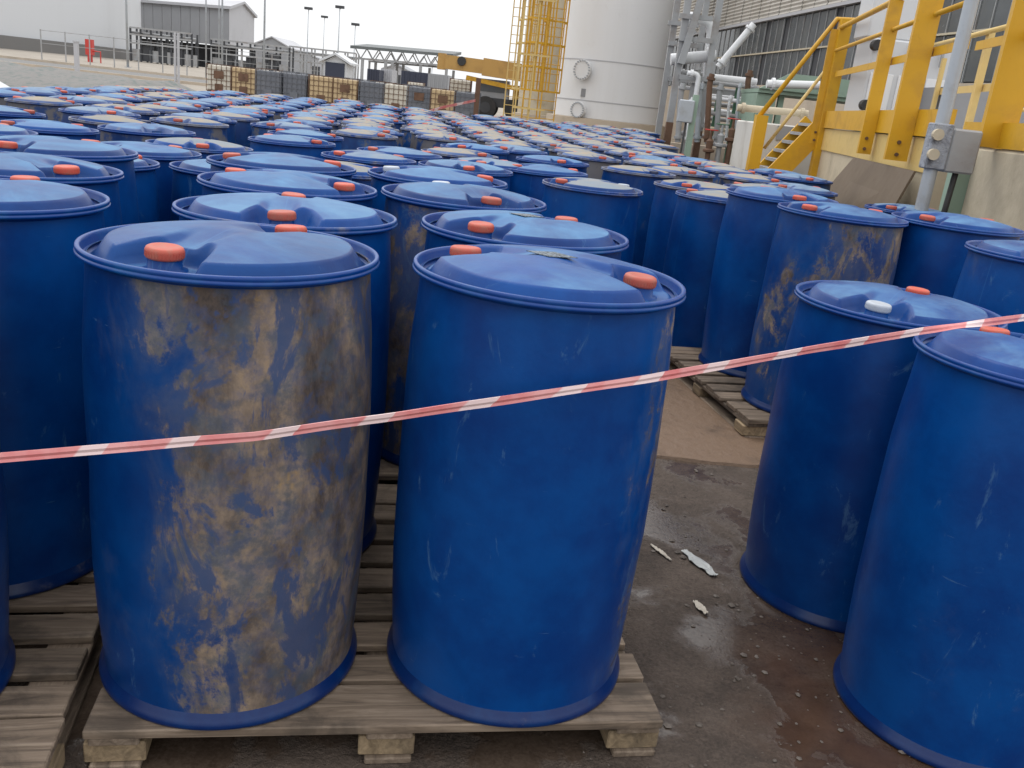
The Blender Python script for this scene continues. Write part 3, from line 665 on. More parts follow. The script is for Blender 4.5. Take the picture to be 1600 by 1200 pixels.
for i in range(9):
    u = L_*i/8*.98 + .2; MB().bar(L3(u,.0,0), L3(u,.0,zb_), .35).build('column', M_DARK, t); MB().bar(L3(u,1,0), L3(u,1,zb_), .35).build('column', M_DARK, t)
MB().add([L3(.5,.35,0), L3(L_,.35,0), L3(L_,.35,zb_), L3(.5,.35,zb_), L3(.5,.38,0), L3(L_,.38,0), L3(L_,.38,zb_), L3(.5,.38,zb_)], [(0,1,2,3),(7,6,5,4),(0,4,5,1),(2,6,7,3),(1,5,6,2),(3,7,4,0)]).build('inner_wall', M_DARK, t)
# ---- lower grey shed ----
def shed(pxa, pxb, Y, depth, eave, ridge, label, m1, m2):
    a = at(pxa, 90, Y); b = at(pxb, 90, Y); g = gz(Y); W = b.x - a.x
    t = thing('grey_shed', label, 'building', (a.x, Y, g))
    MB().add([(0,0,0),(W,0,0),(W,0,eave),(W/2,0,ridge),(0,0,eave),(0,depth,0),(W,depth,0),(W,depth,eave),(W/2,depth,ridge),(0,depth,eave)], [(0,1,2,3,4),(9,8,7,6,5),(1,6,7,2),(0,4,9,5)]).build('wall', m1, t)
    for s in (0, 1):
        x0 = -.3 if s == 0 else W+.3
        MB().add([(x0,-.3,eave-.1),(W/2,-.3,ridge+.02),(W/2,depth+.3,ridge+.02),(x0,depth+.3,eave-.1),(x0,-.3,eave+.1),(W/2,-.3,ridge+.22),(W/2,depth+.3,ridge+.22),(x0,depth+.3,eave+.1)], [(0,1,2,3),(7,6,5,4),(0,4,5,1),(1,5,6,2),(2,6,7,3),(3,7,4,0)]).build('roof', m2, t)
    MB().box((W*.3, -.06, .02), (W*.7, -.01, eave*.75)).build('door', M_DARK, t)
    return t
shed(394, 455, 165, 14, 4.4, 6.0, 'lower grey metal shed behind the big hangar', M_GREYCLAD, M_LGREY)
shed(455, 520, 190, 14, 3.0, 4.0, 'far low pale shed beyond the lamp poles', M_LGREY, M_GREYCLAD)
shed(600, 640, 150, 10, 2.6, 3.4, 'far small dark-roofed shed seen under the canopy', M_LGREY, M_GREYCLAD)
# distant steel pipe bridge
for nm, pa, pb, Y, h, lb in (('pipe_bridge', 330, 452, 100, 3.0, 'dark steel pipe bridge below the big hangar'), ('pipe_bridge', 205, 300, 95, 3.2, 'pale steel pipe bridge left of the marker posts'), ('pipe_bridge', 452, 556, 110, 3.4, 'pale low pipe bridge behind the gabled hut')):
    a = at(pa, 100, Y); b = at(pb, 100, Y); t = thing(nm, lb, 'pipe bridge', (a.x, Y, gz(Y))); W = b.x-a.x; m_ = M_DARK if pa != 452 else M_STEEL
    for i in range(7):
        x = W*i/6; MB().bar((x,0,0), (x,0,h), .16).build('post', m_, t); MB().bar((x,1.5,0), (x,1.5,h), .16).build('post', m_, t)
    for z in (h*.55, h*.8, h): MB().bar((0,-.12,z), (W,-.12,z), .16).build('beam', M_STEEL, t)
    for k in range(3): MB().tube([(0,.3+.4*k,h*.8+.18), (W,.3+.4*k,h*.8+.18)], .12, 8).build('pipe', M_STEEL, t, smooth=True)
    if pa != 452:
        for k in range(7): MB().box((W*k/7+.1, .1, .1), (W*k/7+1.0, 1.2, 1.2+.4*(k%2))).build('machine_block', M_DARK if k % 2 else M_STEEL, t)
# ---- lamp posts ----
def lamp(px, Y, ptop, label, head=True, r=.07, ph=None):
    r *= .5
    p = at(px, 110, Y); g = gz(Y); top = at(px, ptop, Y).z if ptop is not None else g+11
    t = thing('lamp_post', label, 'lamp post', (p.x, Y, g)); H = top-g
    MB().lathe([(r*1.5, 0), (r*1.2, H*.5), (r*.8, H)], 10, True, True).build('pole', M_GALV, t, smooth=True); MB().box((-r*3, -r*3, -.05), (r*3, r*3, .04)).build('base_plate', M_GALV, t)
    if head: MB().box((-.45, -.2, H-.05), (.45, .2, H+.22)).build('lamp_head', M_DARK, t); MB().bar((0,0,H-.1), (.3,0,H+.05), .08).build('bracket', M_GALV, t)
lamp(322, 60, None, 'tall slim pale pole nearest the hangar middle', True, .07)
lamp(342, 62, None, 'tall slim pole paired close with another by the hangar', True, .06)
lamp(347, 58, None, 'thicker tall pole of the close pair by the hangar', True, .09)
lamp(412, 60, None, 'tall pale pole rising beside the lower grey shed', True, .10)
lamp(479, 110, 14, 'lamp post with small pale head beyond the grey containers', True, .09)
lamp(504, 130, 27, 'short-looking lamp post just left of the gabled hut', True, .08)
lamp(527, 100, 12, 'lamp post with dark floodlight head above the gabled hut', True, .10)
lamp(552, 110, 39, 'lamp post with dark head at the canopy end', True, .09)
lamp(200, 66, None, 'white pole standing against the storage tank edge', False, .12)
lamp(675, 120, 104, 'small lamp post seen through the canopy', True, .09)
# ---- gabled hut with dark board ----
a = at(506, 120, 58); b = at(541, 120, 58); W = b.x-a.x; g = gz(58)
t = thing('gabled_hut', 'small white gabled hut with dark navy shutter front', 'hut', (a.x, 58, g)); top = at(520, 97, 58).z - g; rid = at(522, 86, 58).z - g
MB().add([(0,0,0),(W,0,0),(W,0,top),(W/2,0,rid),(0,0,top),(0,2,0),(W,2,0),(W,2,top),(W/2,2,rid),(0,2,top)], [(0,1,2,3,4),(9,8,7,6,5),(1,6,7,2),(0,4,9,5)]).build('wall', M_WHITE2, t)
MB().box((.08, -.05, .3), (W-.12, -.006, top-.02)).build('shutter', M_NAVY, t)
for s in (0, 1):
    x0 = -.3 if s == 0 else W+.3
    MB().add([(x0,-.25,top-.08),(W/2,-.25,rid+.01),(W/2,2.2,rid+.01),(x0,2.2,top-.08),(x0,-.25,top+.05),(W/2,-.25,rid+.14),(W/2,2.2,rid+.14),(x0,2.2,top+.05)], [(0,1,2,3),(7,6,5,4),(0,4,5,1),(1,5,6,2),(2,6,7,3),(3,7,4,0)]).build('roof', M_WHITE2, t)
# ---- loading canopy ----
Y = 78; a = at(560, 90, Y); b = at(706, 90, Y); W = b.x-a.x; g = gz(Y); zr = at(560, 78, Y).z - g; zr2 = at(704, 90, Y).z - g
t = thing('loading_canopy', 'flat grey steel canopy on lattice columns behind the container row', 'canopy', (a.x, Y, g))
MB().add([(-.3,-2,zr),(W+.3,-2,zr2),(W+.3,5,zr2+.5),(-.3,5,zr+.5),(-.3,-2,zr+.22),(W+.3,-2,zr2+.22),(W+.3,5,zr2+.72),(-.3,5,zr+.72)], [(3,2,1,0),(4,5,6,7),(0,1,5,4),(1,2,6,5),(2,3,7,6),(3,0,4,7)]).build('roof', paint('dark_roof_sheet', (.11, .12, .12), .6, (.2, .2, .2), .4, .5), t)
for y in (-1.5, 4.5):
    MB().bar((0,y,zr-.7), (W,y,zr2-.7), .14).build('truss_chord', M_STEEL, t); tr = MB()
    for i in range(16):
        x0, x1 = W*i/16, W*(i+1)/16; z0, z1 = zr+(zr2-zr)*i/16, zr+(zr2-zr)*(i+1)/16
        tr.bar((x0,y,z0-.7 if i % 2 else z0+.1), (x1,y,z1+.1 if i % 2 else z1-.7), .08)
    tr.build('truss_web', M_STEEL, t)
for x in (.1, .65, W*.33, W*.40, W*.70, W-.2):
    for y in (-1.5, 4.5): MB().bar((x,y,0), (x,y,zr-.7), .22 if x > .5 else .16).build('column', M_STEEL, t)
for pa, pb, yt, yb, Y, lb, m_ in ((573, 592, 108, 128, 70, 'dark low tank trailer under the canopy', M_NAVY), (626, 668, 112, 130, 66, 'dark blue-grey low container under the canopy', M_NAVY), (668, 700, 116, 130, 66, 'dark container at the canopy end', M_GREYCLAD), (594, 612, 108, 128, 72, 'pale grey cabinet under the canopy', M_LGREY)):
    a = at(pa, yb, Y); b = at(pb, yb, Y); tp = at((pa+pb)/2, yt, Y).z; g = gz(Y)
    t = thing('freight_container', lb, 'container', (a.x, Y, g)); W = b.x-a.x
    MB().box((0,0,.25), (W,2.4,tp-g)).build('box', m_, t)
    for k in range(5): MB().box((W*(k+.5)/5-.04,-.05,.3), (W*(k+.5)/5+.04,-.003,tp-g-.05)).build('rib', m_, t)
    for x in (.2, W-.2): MB().box((x-.15,.1,0), (x+.15,2.3,.25)).build('foot', M_DARK, t)
p = at(651, 124, 60)
ibc(p.x, 60, 'w', 0, lab['w'] + 'alone beneath the canopy', None)
p = at(721, 122, 46); g = gz(46)
t = thing('pallet_rack', 'steel stand carrying a white container beside the crane', 'stand', (p.x, 46, g)); MB().box((-.6,-.6,.35), (.6,.6,.45)).build('deck', M_DARK, t)
for x in (-.5, .5):
    for y in (-.5, .5): MB().bar((x,y,0), (x,y,.35), .08).build('leg', M_DARK, t)
ibc(p.x, 46, 'w', 0, lab['w'] + 'raised on a stand beside the crane', g+.45)
# ---- mobile crane ----
Y = 44; a = at(700, 98, Y); b = at(806, 112, Y); g = gz(Y)
t = thing('mobile_crane', 'yellow mobile crane with its thick boom lowered level', 'crane', (at(775, 150, Y).x, Y, g)); o0 = Vector(t.location)
A = Vector((a.x, Y-1.0, a.z)) - o0; B_ = Vector((at(760, 106, Y).x, Y-1.0, at(760, 106, Y).z)) - o0; C_ = Vector((b.x+1.5, Y-1.0, b.z-.1)) - o0
MB().bar(A, B_, .6, .6).build('inner_boom', M_ORYEL, t); MB().bar(B_ - (B_-A)*.05, C_, .7, .75).build('outer_boom', M_ORYEL, t)
MB().bar(A-Vector((.35,0,0)), A, .4, .7).build('boom_head', M_ORYEL, t); MB().tube([A+Vector((.75,-.38,.1)), A+Vector((.75,.34,0))], .2, 14).build('sheave', M_BLACK, t)
MB().bar(A+(B_-A)*.55+Vector((0,-.05,-.55)), C_+Vector((0,-.05,-.8)), .2).build('boom_cylinder', M_YELLOW, t)
MB().box((-1.0,-.9,.55), (4.2,1.4,.95)).build('chassis', M_DARK, t); MB().box((-.9,-.9,.95), (.6,.6,1.75)).build('cab', M_GREYCLAD, t); MB().box((-.8,-.93,1.2), (.4,-.905,1.65)).build('cab_window', M_PANE, t); MB().box((.8,-.8,.95), (3.6,1.3,1.6)).build('slewing_body', M_YELLOW, t)
for x in (-.4, 1.0, 3.2):
    for y in (-.95, 1.25):
        wv = MB().tube([(x,y-.15,.5), (x,y+.15,.5)], .5, 20).build('wheel', M_BLACK, t); MB().tube([(x,y-.17,.5), (x,y+.17,.5)], .25, 12).build('rim', M_DARK, wv)
# dark post with a stretch of tape
p = at(744, 170, 24); tp = at(748, 122, 24).z
tag(MB().bar((p.x, 24, gz(24)), (p.x, 24, tp), .12, .14).build('timber_post', M_RUST), 'dark brown post before the crane with tape tied to it', 'post')
tape('barrier_tape', [at(640, 183, 22), at(690, 168, 23), at(743, 157, 23.9)], .06, 'faded pink tape tied to the dark brown post', 'tape', 24, .8)
# ---- white process tank ----
Y = 34; l_ = at(864, 190, Y); r_ = at(1043, 200, Y); rad = (r_.x-l_.x)/2*1.0; cx = (l_.x+r_.x)/2; g = gz(Y); zt = at(950, 188, Y).z
t = thing('process_tank', 'tall white vertical tank with two bolted manhole covers', 'tank', (cx, Y+rad, g))
MB().lathe([(rad+.25,-.2),(rad+.25,zt-g-.02),(rad-.1,zt-g)], 64, False, True).build('plinth', M_BEIGE, t, angle=R(40))
MB().lathe([(rad, zt-g), (rad, 10), (rad*.7, 10.6), (.1, 10.9)], 96).build('shell', M_WHITE, t, angle=R(40))
for py in (97, 162):
    z = at(960, py, Y).z - g; MB().lathe([(rad-.01,z-.02),(rad+.012,z-.02),(rad+.012,z+.02),(rad-.01,z+.02)], 96).build('weld_band', M_LGREY, t)
for px, py, rr in ((914, 110, .36), (907, 172, .29)):
    q = at(px, py, Y+.45); ang = math.asin(max(-1, min(1, (q.x-cx)/rad))); yy = -math.cos(ang)*rad; z = q.z-g; dn = Vector((math.sin(ang), -math.cos(ang), 0)); c0 = Vector((q.x-cx, yy, z))
    k = MB().tube([c0-dn*.05, c0+dn*.16], rr*.8, 24).build('manhole_neck', M_WHITE, t, smooth=False)
    MB().tube([c0+dn*.16, c0+dn*.24], rr, 28).build('manhole_cover', M_WHITE, k)
    bo = MB(); tx = Vector((math.cos(ang), math.sin(ang), 0))
    for i in range(20):
        e = c0 + (tx*math.cos(i*math.pi/10) + Vector((0,0,1))*math.sin(i*math.pi/10))*rr*.88; bo.tube([e+dn*.24, e+dn*.29], .028, 6)
    bo.build('bolt_ring', M_GALV, k)
q = at(912, 145, Y+.3); MB().box((q.x-cx-.1, -math.sqrt(rad**2-(q.x-cx)**2)-.04, q.z-g-.14), (q.x-cx+.1, -math.sqrt(rad**2-(q.x-cx)**2)+.1, q.z-g+.14)).build('name_plate', M_GREYCLAD, t)
# cream tank behind the ladders
Y2 = 40; cx2 = at(848, 150, Y2).x; t = thing('cream_tank', 'cream vertical tank mostly hidden by yellow ladder cages', 'tank', (cx2, Y2+1.0, gz(Y2))); MB().lathe([(1.05,0),(1.05,9),(.8,9.4),(.05,9.6)], 48).build('shell', M_CREAM, t, angle=R(40)); MB().lathe([(1.25,-.2),(1.25,.5),(1.0,.52)], 48).build('plinth', M_BEIGE, t)
# ---- caged ladders ----
def ladder(px, Y, wid, label, cage=True, mat=M_YELLOW2, H=9.5):
    p = at(px, 180, Y); g = gz(Y); t = thing('caged_ladder', label, 'ladder', (p.x, Y, g))
    for s in (-1, 1): MB().bar((s*wid/2,0,0), (s*wid/2,0,H), .04, .05).build('stile', mat, t)
    k = 0; rungs = MB()
    rm = MB().tube([(-wid/2,0,0), (wid/2,0,0)], .014, 6).mesh('rung'); rm.materials.append(mat)
    z = .3
    while z < H: link('rung', rm, None, t, loc=(0,0,z)); z += .3
    if cage:
        hm = MB()
        hp = [(wid*.5 + .0, 0, 0)] + [(math.cos(a)*wid*.68, -.12-math.sin(a)*wid*.75, 0) for a in [math.pi*i/10 for i in range(11)]] + [(-wid*.5,0,0)]
        for a_, b_ in zip(hp, hp[1:]): hm.bar(a_, b_, .012, .06)
        hm = hm.mesh('hoop'); hm.materials.append(mat); z = 1.5
        while z < H: link('hoop', hm, None, t, loc=(0,0,z)); z += .75
        for i in (1, 3, 5, 7, 9):
            a = math.pi*i/10; MB().bar((math.cos(a)*wid*.68, -.12-math.sin(a)*wid*.75, 1.5), (math.cos(a)*wid*.68, -.12-math.sin(a)*wid*.75, H), .05, .015).build('cage_strap', mat, t)
    return t
ladder(852, 32.6, .62, 'yellow caged ladder leaning close to the white tank edge', True, M_YELLOW)
ladder(829, 32.0, .62, 'yellow caged ladder in the middle of the ladder cluster', True, M_YELLOW)
ladder(812, 33.2, .55, 'pale yellow caged ladder behind the middle one', True, M_YELLOW2)
ladder(795, 34, .40, 'greyish bare ladder at the crane side of the cluster', False, M_YELLOW2)
t = thing('ladder_frame', 'yellow steel frame of uprights bracing the ladder cluster', 'frame', (at(803, 180, 31).x, 31.4, gz(31.4)))
for i, x in enumerate((0, .25, .48, .85)):
    MB().bar((x, .2*(i % 2), 0), (x, .2*(i % 2), 9.5), .045).build('upright', M_YELLOW if i % 2 else M_YELLOW2, t)
for z in (.9, 2.6, 4.3, 6.0): MB().bar((-.1, -.06, z), (1.0, -.06, z), .05).build('crossbar', M_YELLOW2, t)
# ---- pipe rack at the tank's side ----
def vpost(px, py, Y, ztop, w, mat, name, parent, org):
    p = at(px, py, Y); return MB().bar((p.x-org.x, p.y-org.y, gz(Y)-org.z), (p.x-org.x, p.y-org.y, ztop-org.z), w).build(name, mat, parent)
Y = 19; o0 = Vector((at(1070, 200, Y).x, Y, gz(Y))); t = thing('pipe_rack', 'grey steel pipe rack with a rusty-footed column beside the white tank', 'pipe rack', o0)
pr_ = lambda px, py, Yq=Y: at(px, py, Yq) - o0
for px, w_ in ((1048, .13), (1096, .12)):
    p = pr_(px, 180); MB().bar((p.x,0,.0), (p.x,0,1.2), w_+.01).build('column_foot', M_RUST, t); MB().bar((p.x,0,1.2), (p.x,0,6), w_).build('column', M_STEEL, t); MB().bar((p.x,1.6,0), (p.x,1.6,6), w_).build('column', M_STEEL, t)
for py in (25, 60, 120):
    a, b = pr_(1060, py), pr_(1112, py+5); MB().bar((a.x,-.08,a.z), (b.x,-.08,b.z), .09).build('beam', M_STEEL, t); MB().bar((a.x,1.52,a.z), (b.x,1.52,b.z), .09).build('beam', M_STEEL, t)
MB().bar(pr_(1062, 100)+Vector((0,-.14,0)), pr_(1100, -20)+Vector((0,-.14,0)), .13).build('brace', M_STEEL, t); MB().bar(pr_(1066, 85)+Vector((0,1.4,0)), pr_(1105, 40)+Vector((0,1.4,0)), .05).build('brace', M_STEEL, t)
def pipe(pts, r, mat, label, Y=19, cat='pipe', flange=True):
    P = [at(px, py, Y + dy) for px, py, dy in pts]; t = thing('process_pipe', label, cat, P[-1])
    Q = []
    for i, p in enumerate(P):                                      # round the bends
        if 0 < i < len(P)-1:
            a = (P[i-1]-p); b = (P[i+1]-p); k = min(r*2.5, a.length*.45, b.length*.45)
            s, e = p + a.normalized()*k, p + b.normalized()*k
            Q += [s.lerp(p, .0)] + [(s*(1-u)**2 + p*2*u*(1-u) + e*u*u) for u in (.25, .5, .75)] + [e]
        else: Q.append(p)
    MB().tube([q - P[-1] for q in Q], r, 14).build('run', mat, t, smooth=False, angle=R(50))
    if flange:
        for i in (0, -1):
            dd = (Q[1]-Q[0]).normalized() if i == 0 else (Q[-2]-Q[-1]).normalized(); c = Q[i] - P[-1] + dd*r*1.2
            MB().tube([c, c+dd*.05], r*1.5, 14).build('flange', mat, t)
    return t
pipe([(1048, 93, .3), (1118, 87, .3)], .115, M_WHITE, 'thick white level pipe crossing the rack columns')
pipe([(1068, 28, .5), (1112, 34, .5), (1098, 200, .5)], .09, M_WHITE, 'white elbow pipe turning down behind the rack')
pipe([(1074, 114, -.4), (1092, 116, -.4), (1086, 160, -.4), (1072, 166, -.4)], .05, M_WHITE, 'slim white pipe with two bends in front of the rack')
pipe([(1090, 100, -.2), (1094, 205, -.2)], .055, M_STEEL, 'upright grey pipe in front of the rack')
pipe([(1178, 38, 1.5), (1122, 105, 1.5)], .075, M_WHITE, 'slanting white pipe before the dark windows')
for i, (py, r_q, m_) in enumerate(((124, .085, M_WHITE), (142, .05, M_STEEL), (153, .06, M_WHITE), (165, .05, M_STEEL), (176, .065, M_WHITE), (188, .045, M_STEEL))):
    pipe([(1098, py-4, 2.0+.2*i), (1182, py+5, 2.0+.2*i)], r_q, m_, ['thick white level pipe topmost of the low bank', 'grey level pipe second in the low bank', 'white level pipe third in the low bank', 'thin grey level pipe fourth in the low bank', 'white level pipe fifth in the low bank', 'thin grey level pipe lowest in the low bank'][i], cat='pipe')
vr = random.Random(11); words = ['leftmost', 'second', 'third', 'fourth', 'fifth', 'sixth', 'seventh', 'eighth']
for k in range(8):
    px = 1064 + 15*k; top = vr.uniform(105, 160); pipe([(px+4, top, -.9+.3*(k % 3)), (px, top+14, -.9+.3*(k % 3)), (px-5, 222, -.9+.3*(k % 3))], vr.choice((.03, .04, .055)), (M_STEEL, M_WHITE, M_GALV, M_RUST)[k % 4], 'slim upright %s pipe in the pipe tangle by the rack' % ('grey', 'white', 'galvanised', 'rusty')[k % 4] + (' beside the switch box' if k < 4 else ' beside the stair block'), 19)
for k in range(5):
    py = 112 + 24*k; pipe([(1062, py, 1.2), (1105, py+5, 1.2), (1103, py+16, 1.2), (1185, py+26, 1.2)], .045, (M_STEEL, M_WHITE, M_STEEL, M_CREAM, M_STEEL)[k], ['grey stepped pipe highest', 'white stepped pipe second highest', 'grey stepped pipe midway', 'cream stepped pipe low down', 'grey stepped pipe lowest'][k] + ' behind the rack columns', 19.5)
# supports for that bank
t = thing('pipe_support', 'dark green steel stand holding the low bank of pipes', 'stand', (at(1135, 190, 21).x, 21, gz(21)))
for x in (-.3, .1, .55): MB().bar((x,-.1,0), (x,-.1,2.05), .07).build('post', M_DGREEN if x < .2 else M_STEEL, t); 
MB().bar((-.5,-.03,1.2), (.75,-.03,1.2), .08).build('beam', M_STEEL, t); MB().bar((-.5,-.03,1.9), (.75,-.03,1.9), .08).build('beam', M_STEEL, t)
for k in range(5):
    vx = at(1112+16*k, 205, 17.5); tt_ = thing('valve_stand', 'small grey valve on a short upright in the pipe bank', 'valve', (vx.x, 17.5, gz(17.5)), group='valves in the pipe bank')
    hh = .75 + .12*(k % 3); MB().lathe([(.10,0),(.10,.03),(.05,.05),(.05,hh),(.11,hh+.02),(.11,hh+.06),(.06,hh+.08),(.07,hh+.22),(.03,hh+.26),(.02,hh+.42)], 14, True, True).build('body', M_STEEL if k % 2 else M_RUST, tt_, angle=R(40)); 
    hw = [(.12*math.cos(i*math.pi/6), .12*math.sin(i*math.pi/6), hh+.42) for i in range(13)]; MB().tube(hw, .012, 6).build('handwheel', M_DGREEN if k % 2 else M_RED, tt_)
# low concrete bund wall behind the drums there
a, b = at(1040, 215, 22.5), at(1200, 225, 22.5); o = MB().box((a.x, 22.5, gz(22)-.1), (b.x, 22.8, .75)).build('bund_wall', M_BEIGE); tag(o, 'low beige concrete kerb wall under the pipe bank', 'wall')
# switch box with cable
p = at(1073, 175, 16.5); g = gz(16.5); t = thing('switch_box', 'grey electrical box on a post with a black cable, by the rusty column', 'box', (p.x, 16.5, g))
MB().bar((.12,0,0), (.12,0,p.z-g+.3), .10).build('post', M_GREEN, t); bevel_mesh(MB().box((-.16,-.14,p.z-g-.18), (.10,.0,p.z-g+.2)).build('enclosure', M_GALV, t).data, .015); MB().tube([(0,-.1,p.z-g-.16), (-.02,-.12,.5), (-.08,-.14,.15), (.1,-.12,.02), (.6,-.1,.02)], .018, 8).build('cable', M_BLACK, t, smooth=True)
# ---- clad building at right ----
W0 = at(1112, 62, 35.5); W1 = at(1330, 30, 24); W0.z = W1.z = 0; u_ = (W1-W0).normalized(); nn = Vector((u_.y, -u_.x, 0)); nn = -nn if nn.dot(Vector((0,-1,0))) < 0 else nn
LW0 = 9.0; W0 = W0 - u_*LW0
t = thing('clad_building', 'tall building with beige corrugated sheet above a band of dark windows', 'building', (W0.x, W0.y, gz(30))); g = gz(30); LW = (W1-W0).length*1.9 - 8
def wp(s, off, z): q = u_*s + nn*off; return Vector((q.x, q.y, z))
zc = 4.5-g
npn = 36; pw = LW/npn; cm = MB(); nz = 60; zt_ = 11.0
vs_ = []; fs = []
for j in range(nz*2+1):
    z = zc + (zt_-zc)*j/(nz*2); of = .03*(j % 2)
    vs_ += [wp(0, of, z), wp(pw-.035, of, z)]
    if j: fs.append((2*j-2, 2*j-1, 2*j+1, 2*j))
cme = MB().add(vs_, fs).mesh('sheet'); cme.materials.append(M_CLAD)
for i in range(npn): link('cladding_sheet', cme, None, t, loc=u_*(pw*i) + nn*.004*(i % 2))
def wbox(s0, s1, o0_, o1_, z0, z1): 
    return MB().add([wp(s0,o0_,z0), wp(s1,o0_,z0), wp(s1,o1_,z0), wp(s0,o1_,z0), wp(s0,o0_,z1), wp(s1,o0_,z1), wp(s1,o1_,z1), wp(s0,o1_,z1)], [(0,3,2,1),(4,5,6,7),(0,1,5,4),(1,2,6,5),(2,3,7,6),(3,0,4,7)])
wbox(-.02, LW, -.5, -.06, 0, 11).build('wall_core', M_DARK, t); wbox(-.05, LW, -.05, .10, zc-.06, zc+.02).build('drip_rail', M_LGREY, t)
zw = 2.55-g
npa = 62; paw = LW/npa
for i in range(npa):
    for k in range(2):
        z0 = zw + (zc-.06-zw)*k/2; z1 = zw + (zc-.06-zw)*(k+1)/2
        if rnd.random() < .1: continue
        wbox(paw*i+.03, paw*(i+1)-.03, -.05, -.02, z0+.03, z1-.03).build('pane', M_PANE, t)
    wbox(paw*i-.012, paw*i+.012, -.04, .0, zw, zc-.07).build('mullion', M_STEEL, t)
wbox(0, LW, -.04, .035, (zw+zc-.06)/2-.02, (zw+zc-.06)/2+.02).build('transom', M_CREAM, t)
wbox(0, LW, -.055, .02, 0, zw).build('lower_wall', M_BEIGE, t)
# ---- pale green skid ----
a, b = at(1182, 160, 17), at(1250, 165, 17); g = gz(17); zt2 = at(1190, 112, 17).z
t = thing('green_skid', 'pale green steel equipment skid behind the stair', 'equipment', (a.x, 17, g)); W = b.x-a.x; H = zt2-g
MB().box((0,0,H-.35), (W+2.5,1.5,H-.28)).build('top_plate', M_GREEN, t); MB().box((0,.05,.4), (.35,1.4,H-.36)).build('end_panel', M_GREEN, t); MB().box((.5,.3,.35), (W+2.4,1.4,1.25)).build('machine_body', M_STEEL, t)
MB().add([(.0,-.05,H-.28),(.5,-.05,H+.02),(W+2.5,-.05,H+.02),(W+2.5,-.05,H-.28),(0,0,H-.28),(.5,0,H+.02),(W+2.5,0,H+.02),(W+2.5,0,H-.28)], [(0,1,2,3),(7,6,5,4),(0,4,5,1),(1,5,6,2),(2,6,7,3),(3,7,4,0)]).build('front_plate', M_GREEN, t)
for x in (.1, W*.6, W+1.2): MB().bar((x,.2,0), (x,.2,H-.36), .10).build('leg', M_GREEN, t)
pipe([(1198, 131, -.3), (1300, 134, -.3)], .07, M_WHITE, 'bright white level pipe along the green skid', 16.8); pipe([(1152, 168, 0), (1262, 178, 0)], .055, M_CREAM, 'cream level pipe below the green skid', 14.5)
# ---- yellow platform ----
SX = lambda y: 3.03 + .1285*(y-7.34)
t = thing('concrete_plinth', 'cream painted concrete plinth carrying the yellow platform', 'plinth', (SX(9), 9, 0))
def sd(y, off, z): return Vector((SX(y)+off-SX(9), y-9-off*.1285, z))
def sbox(y0, y1, o0_, o1_, z0, z1): return MB().add([sd(y0,o0_,z0), sd(y0,o1_,z0), sd(y1,o1_,z0), sd(y1,o0_,z0), sd(y0,o0_,z1), sd(y0,o1_,z1), sd(y1,o1_,z1), sd(y1,o0_,z1)], [(0,1,2,3),(7,6,5,4),(0,4,5,1),(1,5,6,2),(2,6,7,3),(3,7,4,0)])
bevel_mesh(sbox(7.2, 12.3, .06, 3.2, 0, 1.43).build('block', M_CREAM, t).data, .02); bevel_mesh(sbox(4.9, 6.75, .05, 3.0, 0, 1.40).build('block', M_CREAM, t).data, .02)
sbox(7.22, 12.28, .045, .0575, 1.16, 1.425).build('painted_band', M_YELLOW2, t)
PT = thing('yellow_platform', 'yellow steel platform edge with handrail posts on the cream plinth', 'platform', (SX(9), 9, 0))
sbox(6.95, 12.3, .02, .055, 1.435, 1.645).build('kick_plate', M_YELLOW, PT); sbox(7.0, 12.3, .06, 3.2, 1.44, 1.475).build('deck', M_STEEL, PT)
def tosc(p):
    q = Vector(p) - Vector((0,0,CAMZ)); z = q.dot(_fw); return 800+FPX*q.dot(_rt)/z, 600-FPX*q.dot(_up)/z
def side_y(px, z):
    return min((abs(tosc((SX(y), y, z))[0]-px), y) for y in [4.6+.02*i for i in range(400)])[1]
zr_ = 2.66
ys_ = []
for px, w_ in ((1283, .085), (1366, .085), (1424, .13)):
    y = side_y(px, 1.5); ys_.append(y); sbox(y-.03, y+.03, -w_*1.25, .018, 1.22, zr_-.02).build('post', M_YELLOW, PT)
    for dz in (1.27, 1.37): MB().tube([sd(y-.05, -w_*.6, dz), sd(y-.028, -w_*.6, dz)], .016, 8).build('bolt', M_RUST, PT)
for px in (1330,): y = side_y(px, 1.9); sbox(y-.035, y+.035, .9, .94, 1.476, 2.3).build('post', M_YELLOW2, PT)
MB().tube([sd(12.25, 0, zr_), sd(9, 0, zr_+.015), sd(7.0, 0, zr_)], .03, 12).build('top_rail', M_YELLOW, PT, smooth=True); MB().bar(sd(12.2, .035, 2.1), sd(7.0, .035, 2.1), .012, .07).build('mid_rail', M_YELLOW, PT)
MB().tube([sd(12.0, .85, 2.45), sd(8.6, .85, 2.45)], .025, 10).build('inner_rail', M_YELLOW2, PT, smooth=True); MB().bar(sd(12.2, .95, 1.95), sd(7.6, .95, 1.95), .012, .07).build('inner_rail', M_YELLOW2, PT)
for y in (12.0, 9.4): MB().bar(sd(y, .9, 1.476), sd(y, .9, 2.45), .06).build('inner_post', M_YELLOW2, PT)
MB().tube([sd(12.2, -.02, 2.38), sd(7.0, -.02, 2.38)], .022, 10).build('upper_mid_rail', M_YELLOW, PT, smooth=True)
FR = thing('far_guardrail', 'yellow guardrail along the far side of the platform, beyond the white cabinet', 'railing', (SX(9), 9, 0))
for y in (12.2, 10.9, 9.6, 8.4): MB().bar(sd(y, 2.6, 1.476), sd(y, 2.6, 2.75), .09).build('post', M_YELLOW, FR)
for z in (1.95, 2.35): MB().bar(sd(12.2, 2.52, z), sd(8.3, 2.52, z), .012, .07).build('mid_rail', M_YELLOW, FR)
